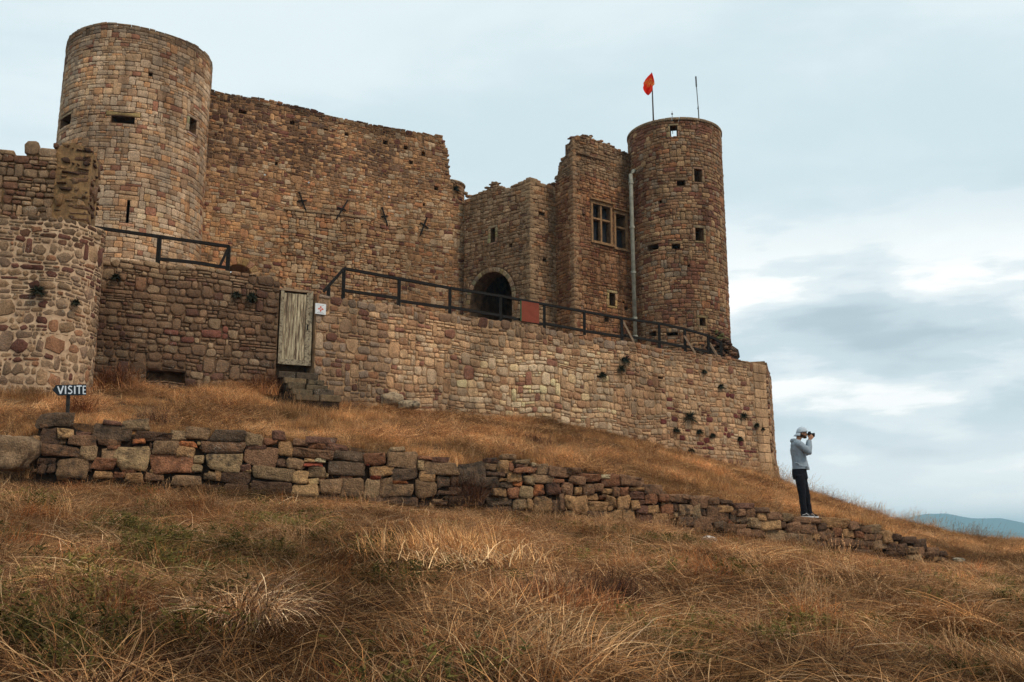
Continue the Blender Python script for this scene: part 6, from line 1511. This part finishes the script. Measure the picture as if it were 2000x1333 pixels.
# single clumps one can point to
def ground_at(px_, py_):
    lo, hi = 3.0, 45.0; a, b = ray(px_, py_); prev = None
    for D in np.arange(3, 45, .05):
        z = float(height(np.array([a * D]), np.array([D]), False)[0])
        if b * D < z: return Vector((a * D, D, z))
    return Vector((a * 45, 45, 0))
M_TUS = bpy.data.materials.new('tussock'); M_TUS.use_nodes = True
def tus_mat():
    nt = M_TUS.node_tree; b = nt.nodes['Principled BSDF']; at = nt.nodes.new('ShaderNodeAttribute'); at.attribute_name = 'col'; nt.links.new(at.outputs['Color'], b.inputs['Base Color']); b.inputs['Roughness'].default_value = .9; b.inputs['Specular IOR Level'].default_value = .1
tus_mat()
def single(name, label, cat, px_, py_, parts, seed, rz=None, dz=0):
    g = random.Random(seed); B = []
    for kind, n, sp, s, tint in parts:
        for i in range(n):
            off = Vector((g.gauss(0, sp), g.gauss(0, sp), g.uniform(-.02, .02))); a = g.uniform(0, 6.28) if rz is None else g.gauss(rz, .3); c, si = math.cos(a), math.sin(a)
            for pts, w, col, sd_ in clump(g, kind):
                R_ = lambda p: Vector((p[0] * c - p[1] * si, p[0] * si + p[1] * c, p[2])); B.append(([R_(p) * s + off for p in pts], w * s * 1.15, tuple(col[k] * tint[k] for k in range(3)), R_(sd_)))
    o = blade_mesh(name, B, M_TUS); COL.objects.link(o); o.location = ground_at(px_, py_) + Vector((0, 0, dz)); tag(o, label, cat); return o
single('straw_tussock', 'pale silvery tussock of combed-over straw in the front of the meadow, left of centre', 'grass clump', 440, 1250, [('arch', 8, .13, 1.1, (1.5, 1.55, 1.68)), ('upright', 3, .12, 1.0, (1.3, 1.35, 1.45))], 1, None, .05)
single('reddish_tussock', 'tall rust-brown upright tuft at the centre of the foreground meadow', 'grass clump', 1050, 1215, [('upright', 8, .16, 1.25, (.80, .60, .56)), ('bush', 3, .12, 1.1, (1, .9, .9))], 2)
single('reddish_tussock', 'low rusty tuft left of the pale silvery tussock', 'grass clump', 262, 1245, [('upright', 6, .14, 1.0, (.85, .62, .52)), ('bush', 4, .14, .9, (1.1, .8, .7))], 3)
single('golden_tussock', 'high golden ridge of standing grass below the middle of the dry-stone wall', 'grass clump', 862, 1125, [('upright', 16, .25, 1.5, (.98, .92, .86)), ('swath', 12, .3, 1.2, (1.0, .95, .9))], 4, 1.9, .10)
single('dead_bush', 'dark dead rounded tuft in the right half of the foreground meadow', 'grass clump', 1205, 1212, [('bush', 9, .14, 1.0, (.5, .4, .4))], 5)
single('dead_bush', 'dark wiry dead bush leaning on the middle of the dry-stone wall', 'bush', 915, 985, [('bush', 6, .16, 1.3, (.8, .65, .6)), ('upright', 3, .18, 1.2, (.8, .66, .58))], 6)
single('dead_bush', 'dark brown brush at the foot of the bastion corner beside the brown terrace wall', 'bush', 215, 765, [('bush', 9, .25, 1.6, (1.0, .72, .6)), ('upright', 5, .25, 1.5, (.8, .62, .55))], 7)
single('dead_bush', 'brown brush growing left of the stone steps', 'bush', 515, 772, [('bush', 9, .32, 1.5, (.95, .72, .6)), ('upright', 7, .3, 1.5, (.85, .68, .6))], 8)
single('dead_bush', 'brown tangled stems and grass over the lowest stone steps', 'bush', 612, 793, [('bush', 5, .3, 1.0, (1.0, .76, .62)), ('upright', 9, .32, 1.0, (.95, .78, .66))], 18)
single('dead_bush', 'dark purplish tuft on the golden slope above the wall', 'grass clump', 1052, 876, [('bush', 7, .12, 1.0, (.8, .62, .62))], 9)
single('dry_weed', 'thin dry weed with small curled leaves beside the VISITE sign', 'plant', 150, 818, [('bush', 3, .06, 1.5, (1.2, .8, .6)), ('seed', 1, .1, 1.2, (.9, .8, .7))], 10)
single('dry_weed', 'sparse dark dry stalks standing behind the big square block of the dry-stone wall', 'plant', 312, 838, [('bush', 2, .12, 1.2, (.7, .6, .6)), ('seed', 1, .15, .9, (.6, .5, .5))], 11)
single('golden_tussock', 'bright golden tuft sweeping right below the dry-stone wall near the white rock', 'grass clump', 1440, 1105, [('swath', 10, .35, 1.1, (1.25, 1.12, 1.0)), ('upright', 5, .25, 1.1, (1.15, .95, .8))], 12, .3)
single('golden_tussock', 'long arching straw sweep at the right edge of the foreground meadow', 'grass clump', 1790, 1220, [('swath', 12, .3, 1.15, (1.1, 1.0, .9)), ('arch', 4, .3, 1.0, (1, .95, .9))], 13, 3.3)

# ------------------------------------------------------------------ air
def haze():
    mb = MB(); mb.box((0, 0, 32.0), (9500, 9500, 116.0))    # from below the valley floor to above the highest ridge
    m = bpy.data.materials.new('air'); m.use_nodes = True; nt = m.node_tree; nt.nodes.clear()
    v = nt.nodes.new('ShaderNodeVolumePrincipled'); v.inputs['Color'].default_value = (.50, .83, 1.0, 1); v.inputs['Density'].default_value = 0.00027; v.inputs['Anisotropy'].default_value = 0.0
    o = nt.nodes.new('ShaderNodeOutputMaterial'); nt.links.new(v.outputs[0], o.inputs['Volume']); h = mb.build('haze', m); h['kind'] = 'stuff'
haze()
print('objects', len(sc.objects), 'tris', sum(len(o.data.loop_triangles) or sum(len(p.vertices) - 2 for p in o.data.polygons) for o in sc.objects if o.type == 'MESH'))
